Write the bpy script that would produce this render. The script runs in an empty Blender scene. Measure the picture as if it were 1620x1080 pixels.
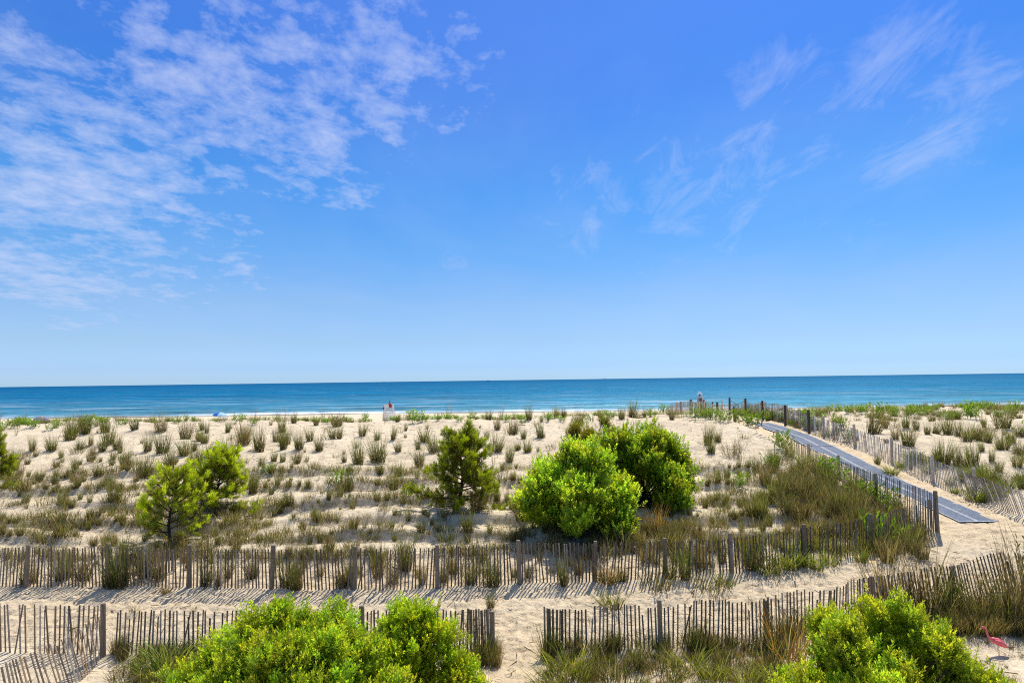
import bpy, math, random
import numpy as np
from mathutils import Vector, Matrix, Euler

random.seed(7)
RNG = np.random.default_rng(11)
SC = bpy.context.scene
COL = SC.collection
HC = 9.0                      # eye height above the sea, metres
FPX = 1080.0                  # focal length in photo pixels (1620 wide)

# ------------------------------------------------------------------ render
SC.view_settings.view_transform = 'Standard'
SC.view_settings.look = 'None'
SC.view_settings.exposure = 0
SC.render.engine = 'CYCLES'
SC.cycles.use_denoising = False
SC.cycles.filter_width = 1.1
SC.cycles.max_bounces = 6
SC.cycles.transparent_max_bounces = 4

# ------------------------------------------------------------------ camera
PITCH, ROLL = math.radians(3.23), math.radians(-0.78)
cam_d = bpy.data.cameras.new('camera')
cam = bpy.data.objects.new('camera', cam_d)
COL.objects.link(cam)
CROT = Euler((math.radians(90) + PITCH, 0, 0)).to_matrix() @ Matrix.Rotation(ROLL, 3, 'Z')
cam.matrix_world = Matrix.Translation((0, 0, HC)) @ CROT.to_4x4()
cam_d.sensor_width = 36
cam_d.lens = 24
cam_d.clip_start = 0.1
cam_d.clip_end = 90000
SC.camera = cam

# ------------------------------------------------------------------ noise
def _hash(ix, iy, seed):
    h = (ix.astype(np.int64) * 374761393 + iy.astype(np.int64) * 668265263 + seed * 1274126177) & 0x7fffffff
    h = ((h ^ (h >> 13)) * 1274126177) & 0x7fffffff
    h = h ^ (h >> 16)
    return (h & 0xffff) / 65535.0

def vnoise(x, y, seed=0):
    x = np.asarray(x, float); y = np.asarray(y, float)
    ix = np.floor(x); iy = np.floor(y)
    fx = x - ix; fy = y - iy
    fx = fx * fx * fx * (fx * (fx * 6 - 15) + 10); fy = fy * fy * fy * (fy * (fy * 6 - 15) + 10)
    a = _hash(ix, iy, seed); b = _hash(ix + 1, iy, seed)
    c = _hash(ix, iy + 1, seed); d = _hash(ix + 1, iy + 1, seed)
    return (a * (1 - fx) + b * fx) * (1 - fy) + (c * (1 - fx) + d * fx) * fy - 0.5

def fbm(x, y, seed=0, octs=4):
    r = 0; a = 1.0
    for k in range(octs):
        r = r + a * vnoise(x * 2 ** k + 17.3 * k, y * 2 ** k - 9.1 * k, seed + k)
        a *= 0.5
    return r

def sstep(a, b, x):
    t = np.clip((np.asarray(x, float) - a) / (b - a), 0, 1)
    return t * t * (3 - 2 * t)

# ------------------------------------------------------------------ terrain
def _table(pts):
    ys = np.arange(-80, 300, 0.1)
    px, pz = zip(*pts)
    z = np.interp(ys, px, pz)
    k = np.exp(-0.5 * (np.arange(-20, 21) * 0.1 / 0.6) ** 2); k /= k.sum()
    return ys, np.convolve(np.pad(z, 20, mode='edge'), k, 'valid')
FAR = [(85, -5.7), (100, -6.3), (150, -7.7), (195, -9.0), (215, -9.8), (260, -11), (300, -12)]
T_D = _table([(-80, -6.8), (0, -6.75), (14, -6.7), (16.5, -6.6), (19.3, -5.78), (20.5, -5.5), (22, -5.2), (25, -4.65), (30, -3.75), (35, -2.9),
              (38, -2.62), (41, -2.44), (44, -2.46), (48, -2.7), (55, -3.3), (65, -4.1)] + FAR)
T_P = _table([(-80, -6.8), (0, -6.75), (14, -6.7), (16.5, -6.55), (19, -5.8), (21, -5.3), (22.5, -4.97), (25, -4.72), (28, -4.42), (32, -3.85),
              (36, -3.3), (42, -2.95), (48, -2.8), (54, -2.9), (62, -3.7)] + FAR)
T_R = _table([(-80, -6.8), (0, -6.75), (14, -6.7), (16.5, -6.55), (19, -5.75), (21, -5.2), (22.5, -4.85), (25, -4.45), (28, -4.1), (32, -3.55),
              (36, -3.1), (42, -2.75), (48, -2.55), (54, -2.75), (62, -3.6)] + FAR)
ROWS = [21.3, 22.6, 24.0, 25.6, 27.3, 29.2]         # old planting rows, little sand ledges

def footprints(x, y):
    c = 0.36
    ix = np.floor(x / c); iy = np.floor(y / c)
    out = np.zeros_like(x)
    for a in (-1, 0, 1):
        for b in (-1, 0, 1):
            jx = ix + a; jy = iy + b
            px = (jx + 0.2 + 0.6 * _hash(jx, jy, 701)) * c; py = (jy + 0.2 + 0.6 * _hash(jx, jy, 702)) * c
            th = _hash(jx, jy, 703) * 6.283; dp = 0.03 + 0.08 * _hash(jx, jy, 704)
            ct, st = np.cos(th), np.sin(th)
            u = ((x - px) * ct + (y - py) * st) / 0.13; v = (-(x - px) * st + (y - py) * ct) / 0.065
            r2 = u * u + v * v
            out += dp * (np.exp(-r2) - 0.35 * np.exp(-(np.sqrt(r2) - 1.5) ** 2 * 4))
    return out

def H(x, y):
    x = np.asarray(x, float); y = np.asarray(y, float)
    x, y = np.broadcast_arrays(x, y)
    zd = np.interp(y, *T_D); zp = np.interp(y, *T_P); zr = np.interp(y, *T_R)
    wl = sstep(13.6, 12.5, x)                 # dune to the left of the footpath
    wr = sstep(17.0, 18.6, x)
    z = zd * wl + zr * wr + zp * (1 - wl - wr)
    off = wl + wr
    dune = sstep(20.0, 23.0, y) * sstep(75, 60, y) * off
    z = z + dune * (0.30 * fbm(x / 5.5, y / 4.5, 3, 3) + 0.12 * fbm(x / 1.3, y / 1.0, 21, 2))
    # ledges
    for k, r in enumerate(ROWS):
        yr = r + 0.5 * vnoise(x / 5.0, np.full_like(x, k * 3.1), 40 + k)
        amp = 0.26 * np.clip(0.75 + 1.4 * vnoise(x / 2.2, np.full_like(x, k * 7.7), 60 + k), 0.15, 1.2)
        t = y - yr
        z = z + dune * amp * (sstep(-0.12, 0.1, t) - 0.5 * sstep(-1.4, -0.12, t) - 0.5 * sstep(0.1, 1.4, t)) * sstep(12, 10, x)
    # trodden sand and footprints
    near = sstep(60, 26, y) * sstep(2, 10, y)
    wv = 0.22 * vnoise(y / 1.1, y * 0 + 3.3, 71) + 0.12 * vnoise(y / 0.35, y * 0 + 8.1, 72)
    mat = sstep(14.50, 14.78, x + wv) * sstep(16.25, 15.97, x - wv) * sstep(22.7, 23.05, y + 0.5 * wv) * sstep(44, 43, y)
    calm = (1 - mat)
    z = z + near * calm * (0.05 * fbm(x / 0.55, y / 0.5, 80, 2) + 0.022 * fbm(x / 0.22, y / 0.2, 90, 2))
    lane = np.clip(sstep(16.8, 17.4, y) * sstep(21.2, 20.2, y) + sstep(-1.4, -0.8, x) * sstep(1.6, 1.0, x) * sstep(18, 17, y) + sstep(13.7, 14.0, x) * sstep(17.0, 16.7, x) * sstep(20, 21, y) * sstep(48, 44, y), 0, 1) * calm
    z = z - lane * footprints(x, y)
    for xe, sd_ in ((14.69, 75), (16.01, 76)):
        z = z + 0.085 * np.clip(vnoise(y / 0.9, y * 0 + sd_, sd_) + 0.5 * vnoise(y / 0.25, y * 0 + sd_, sd_ + 5) + 0.12, 0, 0.4) / 0.4 * np.exp(-((x - xe) / (0.10 + 0.14 * (vnoise(y / 0.6, y * 0, sd_ + 9) + 0.5))) ** 2) * sstep(22.5, 23.2, y) * sstep(44, 43, y)
    # gentle undulation out on the beach
    z = z + sstep(70, 110, y) * sstep(230, 190, y) * 0.25 * fbm(x / 30.0, y / 14.0, 120, 2)
    return z + HC

def hz(x, y):
    return float(H(x, y))

def ray(px, py):
    return (CROT @ Vector(((px - 810) / FPX, -(py - 540) / FPX, -1.0))).normalized()

_TS = np.concatenate([np.arange(8, 60, 0.06), np.arange(60, 260, 0.4)])
def at(px, py):
    """the point of the sand surface seen at a photo pixel"""
    d = ray(px, py)
    X = d.x * _TS; Y = d.y * _TS; Z = HC + d.z * _TS
    below = Z < H(X, Y)
    k = int(np.argmax(below)) if below.any() else len(_TS) - 1
    return Vector((X[k], Y[k], hz(X[k], Y[k])))

def at_y(px, py, Y):
    d = ray(px, py)
    t = Y / d.y
    return Vector((d.x * t, Y, HC + d.z * t))

# ------------------------------------------------------------------ mesh helpers
def mesh_np(name, V, F, C=None, smooth=False):
    V = np.asarray(V, np.float32).reshape(-1, 3); F = np.asarray(F, np.int32)
    n, k = F.shape
    me = bpy.data.meshes.new(name)
    me.vertices.add(len(V)); me.vertices.foreach_set('co', V.ravel())
    me.loops.add(n * k); me.loops.foreach_set('vertex_index', F.ravel())
    me.polygons.add(n); me.polygons.foreach_set('loop_start', np.arange(0, n * k, k, dtype=np.int32))
    if smooth:
        me.polygons.foreach_set('use_smooth', np.ones(n, bool))
    if C is not None:
        C = np.asarray(C, np.float32)
        if C.shape[1] == 3:
            C = np.concatenate([C, np.ones((len(C), 1), np.float32)], 1)
        a = me.color_attributes.new('Col', 'FLOAT_COLOR', 'POINT')
        a.data.foreach_set('color', C.ravel())
    me.update(calc_edges=True)
    return me

class MB:
    """collects quads (triangles repeat a vertex as their own list) into one mesh"""
    def __init__(s):
        s.v = []; s.f = []; s.c = []; s.n = 0
    def add(s, V, F, C=None):
        V = np.asarray(V, float).reshape(-1, 3)
        s.v.append(V); s.f += [tuple(i + s.n for i in f) for f in F]
        c = (0.5, 0.5, 0.5) if C is None else C
        s.c.append(np.tile(np.asarray(c, float), (len(V), 1)))
        s.n += len(V)
    def box(s, c, size, C=None, R=None, taper=1.0):
        hx, hy, hz_ = [q / 2 for q in size]
        V = np.array([(a * hx * (taper if e > 0 else 1), b * hy * (taper if e > 0 else 1), e * hz_) for e in (-1, 1) for a, b in ((-1, -1), (1, -1), (1, 1), (-1, 1))])
        if R is not None:
            V = V @ np.array(R).T
        s.add(V + np.array(c), [(3, 2, 1, 0), (4, 5, 6, 7), (0, 1, 5, 4), (1, 2, 6, 5), (2, 3, 7, 6), (3, 0, 4, 7)], C)
    def bar(s, a, b, w, t, C=None):
        a = Vector(a); b = Vector(b); d = b - a
        q = d.to_track_quat('Z', 'Y').to_matrix()
        s.box((a + b) / 2, (w, t, d.length), C, q)
    def tube(s, pts, rad, C=None, sides=8, cap=True):
        pts = [Vector(p) for p in pts]
        if not hasattr(rad, '__len__'):
            rad = [rad] * len(pts)
        rings = []
        up = None
        for i, p in enumerate(pts):
            d = (pts[min(i + 1, len(pts) - 1)] - pts[max(i - 1, 0)]).normalized()
            if up is None:
                up = d.orthogonal().normalized()
            else:
                up = (up - d * up.dot(d))
                up = up.normalized() if up.length > 1e-5 else d.orthogonal().normalized()
            w = d.cross(up)
            rings.append([p + (up * math.cos(2 * math.pi * k / sides) + w * math.sin(2 * math.pi * k / sides)) * rad[i] for k in range(sides)])
        V = [tuple(q) for r in rings for q in r]
        F = []
        for i in range(len(rings) - 1):
            for k in range(sides):
                a = i * sides + k; b = i * sides + (k + 1) % sides
                F.append((a, b, b + sides, a + sides))
        if cap:
            F.append(tuple(range(sides))[::-1]); F.append(tuple((len(rings) - 1) * sides + k for k in range(sides)))
        s.add(V, F, C)
    def build(s, name, mat, parent=None, smooth=False, loc=None):
        me = bpy.data.meshes.new(name)
        V = np.concatenate(s.v)
        if loc is not None:
            V = V - np.array(loc)
        me.from_pydata(V.tolist(), [], s.f)
        a = me.color_attributes.new('Col', 'FLOAT_COLOR', 'POINT')
        c = np.concatenate(s.c)
        a.data.foreach_set('color', np.concatenate([c, np.ones((len(c), 1))], 1).astype(np.float32).ravel())
        if smooth:
            me.polygons.foreach_set('use_smooth', np.ones(len(me.polygons), bool))
        me.update()
        return link(name, me, mat, parent)

def link(name, me, mat, parent=None):
    o = bpy.data.objects.new(name, me)
    COL.objects.link(o)
    if mat is not None and not me.materials:
        me.materials.append(mat)
    if parent is not None:
        o.parent = parent
    return o

def tag(o, label=None, cat=None, group=None, kind=None):
    if label: o['label'] = label
    if cat: o['category'] = cat
    if group: o['group'] = group
    if kind: o['kind'] = kind
    return o

def empty(name, loc, label, cat, group=None, rz=0.0):
    o = bpy.data.objects.new(name, None)
    o.empty_display_size = 0.2
    COL.objects.link(o)
    o.location = loc; o.rotation_euler = (0, 0, rz)
    return tag(o, label, cat, group)

# ------------------------------------------------------------------ materials
def new_mat(name):
    m = bpy.data.materials.new(name); m.use_nodes = True
    nt = m.node_tree; nt.nodes.clear()
    return m, nt, nt.nodes, nt.links

def N(nt, typ, **kw):
    n = nt.nodes.new(typ)
    for k, v in kw.items():
        if k == 'inp':
            for i, val in v.items():
                n.inputs[i].default_value = val
        else:
            setattr(n, k, v)
    return n

def mathn(nt, op, a, b=None, c=None, clamp=False):
    n = nt.nodes.new('ShaderNodeMath'); n.operation = op; n.use_clamp = clamp
    for i, v in enumerate((a, b, c)):
        if v is None: continue
        if hasattr(v, 'links'): nt.links.new(v, n.inputs[i])
        else: n.inputs[i].default_value = v
    return n.outputs[0]

def mixc(nt, fac, a, b, blend='MIX'):
    n = nt.nodes.new('ShaderNodeMix'); n.data_type = 'RGBA'; n.blend_type = blend
    for sock, v in ((n.inputs[0], fac), (n.inputs[6], a), (n.inputs[7], b)):
        if hasattr(v, 'links'): nt.links.new(v, sock)
        elif isinstance(v, (int, float)): sock.default_value = v
        else: sock.default_value = (*v[:3], 1)
    return n.outputs[2]

def ramp(nt, fac, stops):
    n = nt.nodes.new('ShaderNodeValToRGB'); nt.links.new(fac, n.inputs[0])
    e = n.color_ramp.elements
    while len(e) < len(stops): e.new(0.5)
    for el, (p, c) in zip(e, stops):
        el.position = p
        el.color = (c, c, c, 1) if isinstance(c, (int, float)) else (*c[:3], 1)
    return n.outputs[0]

def foliage_mat(name, trans=0.45, rough=0.55, bright=1.0, tcol=(1.15, 1.12, 0.5), spec=0.25):
    m, nt, nd, lk = new_mat(name)
    col = N(nt, 'ShaderNodeVertexColor', layer_name='Col')
    oi = N(nt, 'ShaderNodeObjectInfo')
    v = mathn(nt, 'MULTIPLY_ADD', oi.outputs['Random'], 0.35, 0.82 * bright)
    c = mixc(nt, 1.0, col.outputs[0], (1, 1, 1), 'MULTIPLY')
    hsv = N(nt, 'ShaderNodeHueSaturation'); lk.new(c, hsv.inputs['Color']); lk.new(v, hsv.inputs['Value'])
    p = N(nt, 'ShaderNodeBsdfPrincipled'); lk.new(hsv.outputs[0], p.inputs['Base Color'])
    p.inputs['Roughness'].default_value = rough; p.inputs['Specular IOR Level'].default_value = spec
    t = N(nt, 'ShaderNodeBsdfTranslucent')
    tc = mixc(nt, 1.0, hsv.outputs[0], tcol, 'MULTIPLY'); lk.new(tc, t.inputs['Color'])
    ms = N(nt, 'ShaderNodeMixShader'); ms.inputs[0].default_value = trans
    lk.new(p.outputs[0], ms.inputs[1]); lk.new(t.outputs[0], ms.inputs[2])
    o = N(nt, 'ShaderNodeOutputMaterial'); lk.new(ms.outputs[0], o.inputs[0])
    return m

def wood_mat(name, rough=0.85):
    m, nt, nd, lk = new_mat(name)
    col = N(nt, 'ShaderNodeVertexColor', layer_name='Col')
    tc = N(nt, 'ShaderNodeTexCoord')
    mp = N(nt, 'ShaderNodeMapping'); mp.inputs['Scale'].default_value = (60, 60, 5); lk.new(tc.outputs['Object'], mp.inputs[0])
    nz = N(nt, 'ShaderNodeTexNoise', inp={'Scale': 1.0, 'Detail': 4.0, 'Roughness': 0.7}); lk.new(mp.outputs[0], nz.inputs['Vector'])
    k = ramp(nt, nz.outputs[0], [(0.25, 0.45), (0.75, 1.5)])
    c = mixc(nt, 1.0, col.outputs[0], k, 'MULTIPLY')
    p = N(nt, 'ShaderNodeBsdfPrincipled', inp={'Roughness': rough, 'Specular IOR Level': 0.2}); lk.new(c, p.inputs['Base Color'])
    b = N(nt, 'ShaderNodeBump', inp={'Strength': 0.5, 'Distance': 0.01}); lk.new(nz.outputs[0], b.inputs['Height']); lk.new(b.outputs[0], p.inputs['Normal'])
    o = N(nt, 'ShaderNodeOutputMaterial'); lk.new(p.outputs[0], o.inputs[0])
    return m

def plain_mat(name, color, rough=0.6, var=0.15, scale=12.0, spec=0.3, trans=0.0):
    m, nt, nd, lk = new_mat(name)
    tc = N(nt, 'ShaderNodeTexCoord')
    nz = N(nt, 'ShaderNodeTexNoise', inp={'Scale': scale, 'Detail': 5.0, 'Roughness': 0.65}); lk.new(tc.outputs['Object'], nz.inputs['Vector'])
    k = ramp(nt, nz.outputs[0], [(0.3, 1 - var), (0.7, 1 + var)])
    c = mixc(nt, 1.0, color, k, 'MULTIPLY')
    p = N(nt, 'ShaderNodeBsdfPrincipled', inp={'Roughness': rough, 'Specular IOR Level': spec}); lk.new(c, p.inputs['Base Color'])
    out = p.outputs[0]
    if trans:
        t = N(nt, 'ShaderNodeBsdfTranslucent'); lk.new(c, t.inputs['Color'])
        ms = N(nt, 'ShaderNodeMixShader'); ms.inputs[0].default_value = trans
        lk.new(out, ms.inputs[1]); lk.new(t.outputs[0], ms.inputs[2]); out = ms.outputs[0]
    o = N(nt, 'ShaderNodeOutputMaterial'); lk.new(out, o.inputs[0])
    return m

def sand_mat():
    m, nt, nd, lk = new_mat('sand')
    geo = N(nt, 'ShaderNodeNewGeometry')
    col = N(nt, 'ShaderNodeVertexColor', layer_name='Col')          # r: footpath, g: damp shore
    sep = N(nt, 'ShaderNodeSeparateColor'); lk.new(col.outputs[0], sep.inputs[0])
    def noise(scale, detail=5, rough=0.6, stretch=None):
        n = N(nt, 'ShaderNodeTexNoise', inp={'Scale': scale, 'Detail': float(detail), 'Roughness': rough})
        if stretch:
            mp = N(nt, 'ShaderNodeMapping'); mp.inputs['Scale'].default_value = stretch; lk.new(geo.outputs['Position'], mp.inputs[0]); lk.new(mp.outputs[0], n.inputs['Vector'])
        else:
            lk.new(geo.outputs['Position'], n.inputs['Vector'])
        return n.outputs[0]
    big = noise(0.35, 4)
    mid = noise(2.2, 5, 0.65)
    fine = noise(9.0, 6, 0.7)
    grit = noise(38.0, 4, 0.75)
    base = mixc(nt, ramp(nt, big, [(0.35, 0.0), (0.65, 1.0)]), (0.68, 0.555, 0.375), (0.765, 0.64, 0.44))
    base = mixc(nt, sep.outputs[0], base, (0.72, 0.565, 0.355))
    base = mixc(nt, 1.0, base, ramp(nt, mid, [(0.3, 0.86), (0.7, 1.12)]), 'MULTIPLY')
    base = mixc(nt, 1.0, base, ramp(nt, fine, [(0.30, 0.62), (0.48, 1.0), (0.72, 1.10)]), 'MULTIPLY')
    # flecks of straw and shell
    base = mixc(nt, ramp(nt, grit, [(0.60, 0.0), (0.70, 0.6)]), base, (0.16, 0.115, 0.07))
    base = mixc(nt, sep.outputs[1], base, (0.22, 0.17, 0.12))
    p = N(nt, 'ShaderNodeBsdfPrincipled', inp={'Roughness': 0.95, 'Specular IOR Level': 0.1}); lk.new(base, p.inputs['Base Color'])
    hsum = mathn(nt, 'ADD', mathn(nt, 'MULTIPLY', fine, 0.5), mathn(nt, 'MULTIPLY', grit, 0.14))
    hsum = mathn(nt, 'ADD', hsum, mathn(nt, 'MULTIPLY', mid, 0.9))
    b = N(nt, 'ShaderNodeBump', inp={'Strength': 0.85, 'Distance': 0.13}); lk.new(hsum, b.inputs['Height']); lk.new(b.outputs[0], p.inputs['Normal'])
    o = N(nt, 'ShaderNodeOutputMaterial'); lk.new(p.outputs[0], o.inputs[0])
    return m

def sea_mat():
    m, nt, nd, lk = new_mat('sea_water')
    geo = N(nt, 'ShaderNodeNewGeometry')
    pos = N(nt, 'ShaderNodeSeparateXYZ'); lk.new(geo.outputs['Position'], pos.inputs[0])
    Y = pos.outputs[1]
    def noise(scale, stretch, detail=5, rough=0.6):
        n = N(nt, 'ShaderNodeTexNoise', inp={'Scale': scale, 'Detail': float(detail), 'Roughness': rough})
        mp = N(nt, 'ShaderNodeMapping'); mp.inputs['Scale'].default_value = stretch; lk.new(geo.outputs['Position'], mp.inputs[0]); lk.new(mp.outputs[0], n.inputs['Vector'])
        return n.outputs[0]
    ly = mathn(nt, 'LOGARITHM', Y, 10.0)                       # 2.28 shore ... 4.6 horizon
    t = mathn(nt, 'DIVIDE', mathn(nt, 'SUBTRACT', ly, 2.28), 2.0, clamp=True)
    water = ramp(nt, t, [(0.0, (0.060, 0.165, 0.21)), (0.06, (0.026, 0.140, 0.215)), (0.2, (0.000, 0.099, 0.204)), (0.5, (0.000, 0.077, 0.180)), (1.0, (0.0, 0.058, 0.146))])
    # wind lanes and chop: wave size grows with the swell, so three bands
    n1 = noise(0.05, (0.35, 1, 1), 6, 0.7)
    n2 = noise(0.006, (0.25, 1, 1), 5, 0.65)
    n3 = noise(0.4, (0.45, 1.0, 1), 4, 0.7)
    k = mathn(nt, 'MULTIPLY', ramp(nt, n1, [(0.3, 0.62), (0.7, 1.5)]), ramp(nt, n2, [(0.3, 0.78), (0.7, 1.28)]))
    k = mathn(nt, 'MULTIPLY', k, ramp(nt, n3, [(0.3, 0.5), (0.7, 1.65)]))
    water = mixc(nt, 1.0, water, k, 'MULTIPLY')
    # foam: shore wash and small crests
    fx = noise(0.06, (1, 0.3, 1), 5, 0.65)
    edge = mathn(nt, 'SUBTRACT', Y, mathn(nt, 'MULTIPLY', fx, 34.0))
    f1 = ramp(nt, mathn(nt, 'DIVIDE', mathn(nt, 'SUBTRACT', edge, 165.0), 60.0, clamp=True), [(0.0, 1.0), (0.30, 1.0), (0.42, 0.1), (0.75, 0.0)])
    nf = noise(0.5, (0.3, 1, 1), 5, 0.75)
    nl = noise(0.02, (1, 0.2, 1), 3, 0.6)
    f1 = mathn(nt, 'MULTIPLY', mathn(nt, 'MULTIPLY', f1, ramp(nt, nf, [(0.35, 0.0), (0.5, 1.0)])), ramp(nt, nl, [(0.40, 0.12), (0.58, 1.0)]))
    nb = noise(0.09, (0.16, 1, 1), 6, 0.8)
    near = ramp(nt, t, [(0.0, 1.0), (0.35, 0.55), (0.6, 0.0)])
    f2 = mathn(nt, 'MULTIPLY', ramp(nt, nb, [(0.57, 0.0), (0.67, 0.55)]), near)
    nc = noise(0.17, (0.06, 1, 1), 5, 0.7)
    f3 = mathn(nt, 'MULTIPLY', ramp(nt, nc, [(0.56, 0.0), (0.66, 0.8)]), ramp(nt, t, [(0.0, 1.0), (0.10, 0.7), (0.22, 0.0)]))
    foam = mathn(nt, 'MAXIMUM', mathn(nt, 'MAXIMUM', f1, f2), f3)
    water = mixc(nt, foam, water, (0.75, 0.78, 0.80))
    p = N(nt, 'ShaderNodeBsdfDiffuse'); lk.new(water, p.inputs['Color'])
    gl = N(nt, 'ShaderNodeBsdfGlossy', inp={'Roughness': 0.42}); gl.inputs['Color'].default_value = (0.4, 0.85, 1, 1)
    ms = N(nt, 'ShaderNodeMixShader'); ms.inputs[0].default_value = 0.05; lk.new(p.outputs[0], ms.inputs[1]); lk.new(gl.outputs[0], ms.inputs[2])
    hsum = mathn(nt, 'ADD', mathn(nt, 'MULTIPLY', n3, 0.5), mathn(nt, 'MULTIPLY', n1, 2.5))
    b = N(nt, 'ShaderNodeBump', inp={'Strength': 1.0, 'Distance': 1.2}); lk.new(hsum, b.inputs['Height']); lk.new(b.outputs[0], gl.inputs['Normal'])
    o = N(nt, 'ShaderNodeOutputMaterial'); lk.new(ms.outputs[0], o.inputs[0])
    return m

def mat_mat():
    m, nt, nd, lk = new_mat('woven_mat')
    geo = N(nt, 'ShaderNodeNewGeometry')
    w = N(nt, 'ShaderNodeTexNoise', inp={'Scale': 1.6, 'Detail': 6.0, 'Roughness': 0.7}); lk.new(geo.outputs['Position'], w.inputs['Vector'])
    s = N(nt, 'ShaderNodeTexNoise', inp={'Scale': 14.0, 'Detail': 5.0, 'Roughness': 0.75}); lk.new(geo.outputs['Position'], s.inputs['Vector'])
    c = mixc(nt, ramp(nt, w.outputs[0], [(0.3, 0.0), (0.7, 1.0)]), (0.066, 0.095, 0.140), (0.115, 0.155, 0.215))
    c = mixc(nt, ramp(nt, s.outputs[0], [(0.52, 0.0), (0.72, 0.8)]), c, (0.50, 0.42, 0.30))
    p = N(nt, 'ShaderNodeBsdfPrincipled', inp={'Roughness': 0.7, 'Specular IOR Level': 0.25}); lk.new(c, p.inputs['Base Color'])
    b = N(nt, 'ShaderNodeBump', inp={'Strength': 0.4, 'Distance': 0.02}); lk.new(s.outputs[0], b.inputs['Height']); lk.new(b.outputs[0], p.inputs['Normal'])
    o = N(nt, 'ShaderNodeOutputMaterial'); lk.new(p.outputs[0], o.inputs[0])
    return m

M_SAND = sand_mat(); M_SEA = sea_mat(); M_MAT = mat_mat()
M_GRASS = foliage_mat('grass_blades', 0.42, 0.6, 1.1)
M_LEAF = foliage_mat('bush_leaves', 0.58, 0.42, 1.12, tcol=(1.15, 1.12, 0.5), spec=0.3)
M_NEEDLE = foliage_mat('pine_needles', 0.5, 0.5, 1.1)
M_WOOD = wood_mat('weathered_wood')
M_BARK = wood_mat('bark')
M_WIRE = plain_mat('rusty_wire', (0.10, 0.075, 0.06), 0.6)
M_ROPE = plain_mat('rope_fibre', (0.16, 0.13, 0.10), 0.9)
M_STRIPE = plain_mat('white_webbing', (0.46, 0.48, 0.50), 0.7, 0.35, 8)
M_WHITE = plain_mat('white_paint', (0.78, 0.77, 0.75), 0.5, 0.08)
M_SKIN = plain_mat('skin', (0.46, 0.25, 0.17), 0.5, 0.1)
M_HAIR = plain_mat('dark_hair', (0.035, 0.02, 0.015), 0.6)
M_DARK = plain_mat('dark_cloth', (0.03, 0.03, 0.04), 0.8)
M_RED = plain_mat('red_cloth', (0.35, 0.05, 0.04), 0.7)
M_SHIRT = plain_mat('pale_cloth', (0.70, 0.70, 0.68), 0.8)
M_SHORTS = plain_mat('blue_cloth', (0.10, 0.14, 0.24), 0.8)
M_BLUE = plain_mat('blue_canvas', (0.02, 0.16, 0.62), 0.7, trans=0.3)
M_PALEBLUE = plain_mat('pale_blue_canvas', (0.38, 0.62, 0.80), 0.7, trans=0.3)
M_TENT = plain_mat('tent_fabric', (0.26, 0.22, 0.30), 0.7, trans=0.2)
M_PINK = plain_mat('pink_plastic', (0.75, 0.13, 0.16), 0.35, 0.12, 6, 0.5)
M_BEAK = plain_mat('beak_plastic', (0.55, 0.42, 0.10), 0.4)
M_BLACK = plain_mat('black_plastic', (0.02, 0.02, 0.02), 0.4)
M_STEEL = plain_mat('steel_rod', (0.25, 0.24, 0.23), 0.4)
M_HULL = plain_mat('dark_hull', (0.05, 0.06, 0.08), 0.5)

# ------------------------------------------------------------------ ground and sea
def build_ground():
    ys = np.concatenate([np.arange(-60, 9, 3.0), np.arange(9, 14, 0.2), np.arange(14, 27, 0.055), np.arange(27, 47, 0.11), np.arange(47, 70, 0.5), np.arange(70, 230, 3.0), np.arange(230, 401, 30)])
    xi = np.arange(-22, 24, 0.085)
    xo = []
    d, x = 0.1, 0.0
    while x < 6000:
        x += d; d *= 1.06
        xo.append(x)
    xo = np.array(xo)
    xs = np.concatenate([(-22 - xo)[::-1], xi, 24 + xo])
    X, Y = np.meshgrid(xs, ys)
    Z = H(X, Y)
    nx, ny = len(xs), len(ys)
    V = np.stack([X, Y, Z], -1).reshape(-1, 3)
    i = np.arange(nx * ny).reshape(ny, nx)
    F = np.stack([i[:-1, :-1], i[:-1, 1:], i[1:, 1:], i[1:, :-1]], -1).reshape(-1, 4)
    Cc = np.zeros((nx * ny, 3))
    x = V[:, 0]; y = V[:, 1]
    lane = sstep(17.0, 18.0, y) * sstep(21.5, 20.0, y - 0.0) * 0.6
    gap = sstep(15, 16, y) * 0 + sstep(-1.2, -0.7, x) * sstep(1.4, 0.9, x) * sstep(19, 18, y) * 0.9
    walk = sstep(12.6, 13.8, x) * sstep(17.4, 16.6, x) * sstep(20, 22, y) * sstep(70, 60, y)
    Cc[:, 0] = np.clip(np.maximum(np.maximum(lane, gap), walk) + 0.35 * fbm(x / 2, y / 2, 200, 3), 0, 1)
    Cc[:, 1] = sstep(176, 190, y)
    o = link('ground', mesh_np('ground', V, F, Cc, smooth=True), M_SAND)
    tag(o, 'pale dune and beach sand, trodden along the paths', kind='structure')

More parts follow.
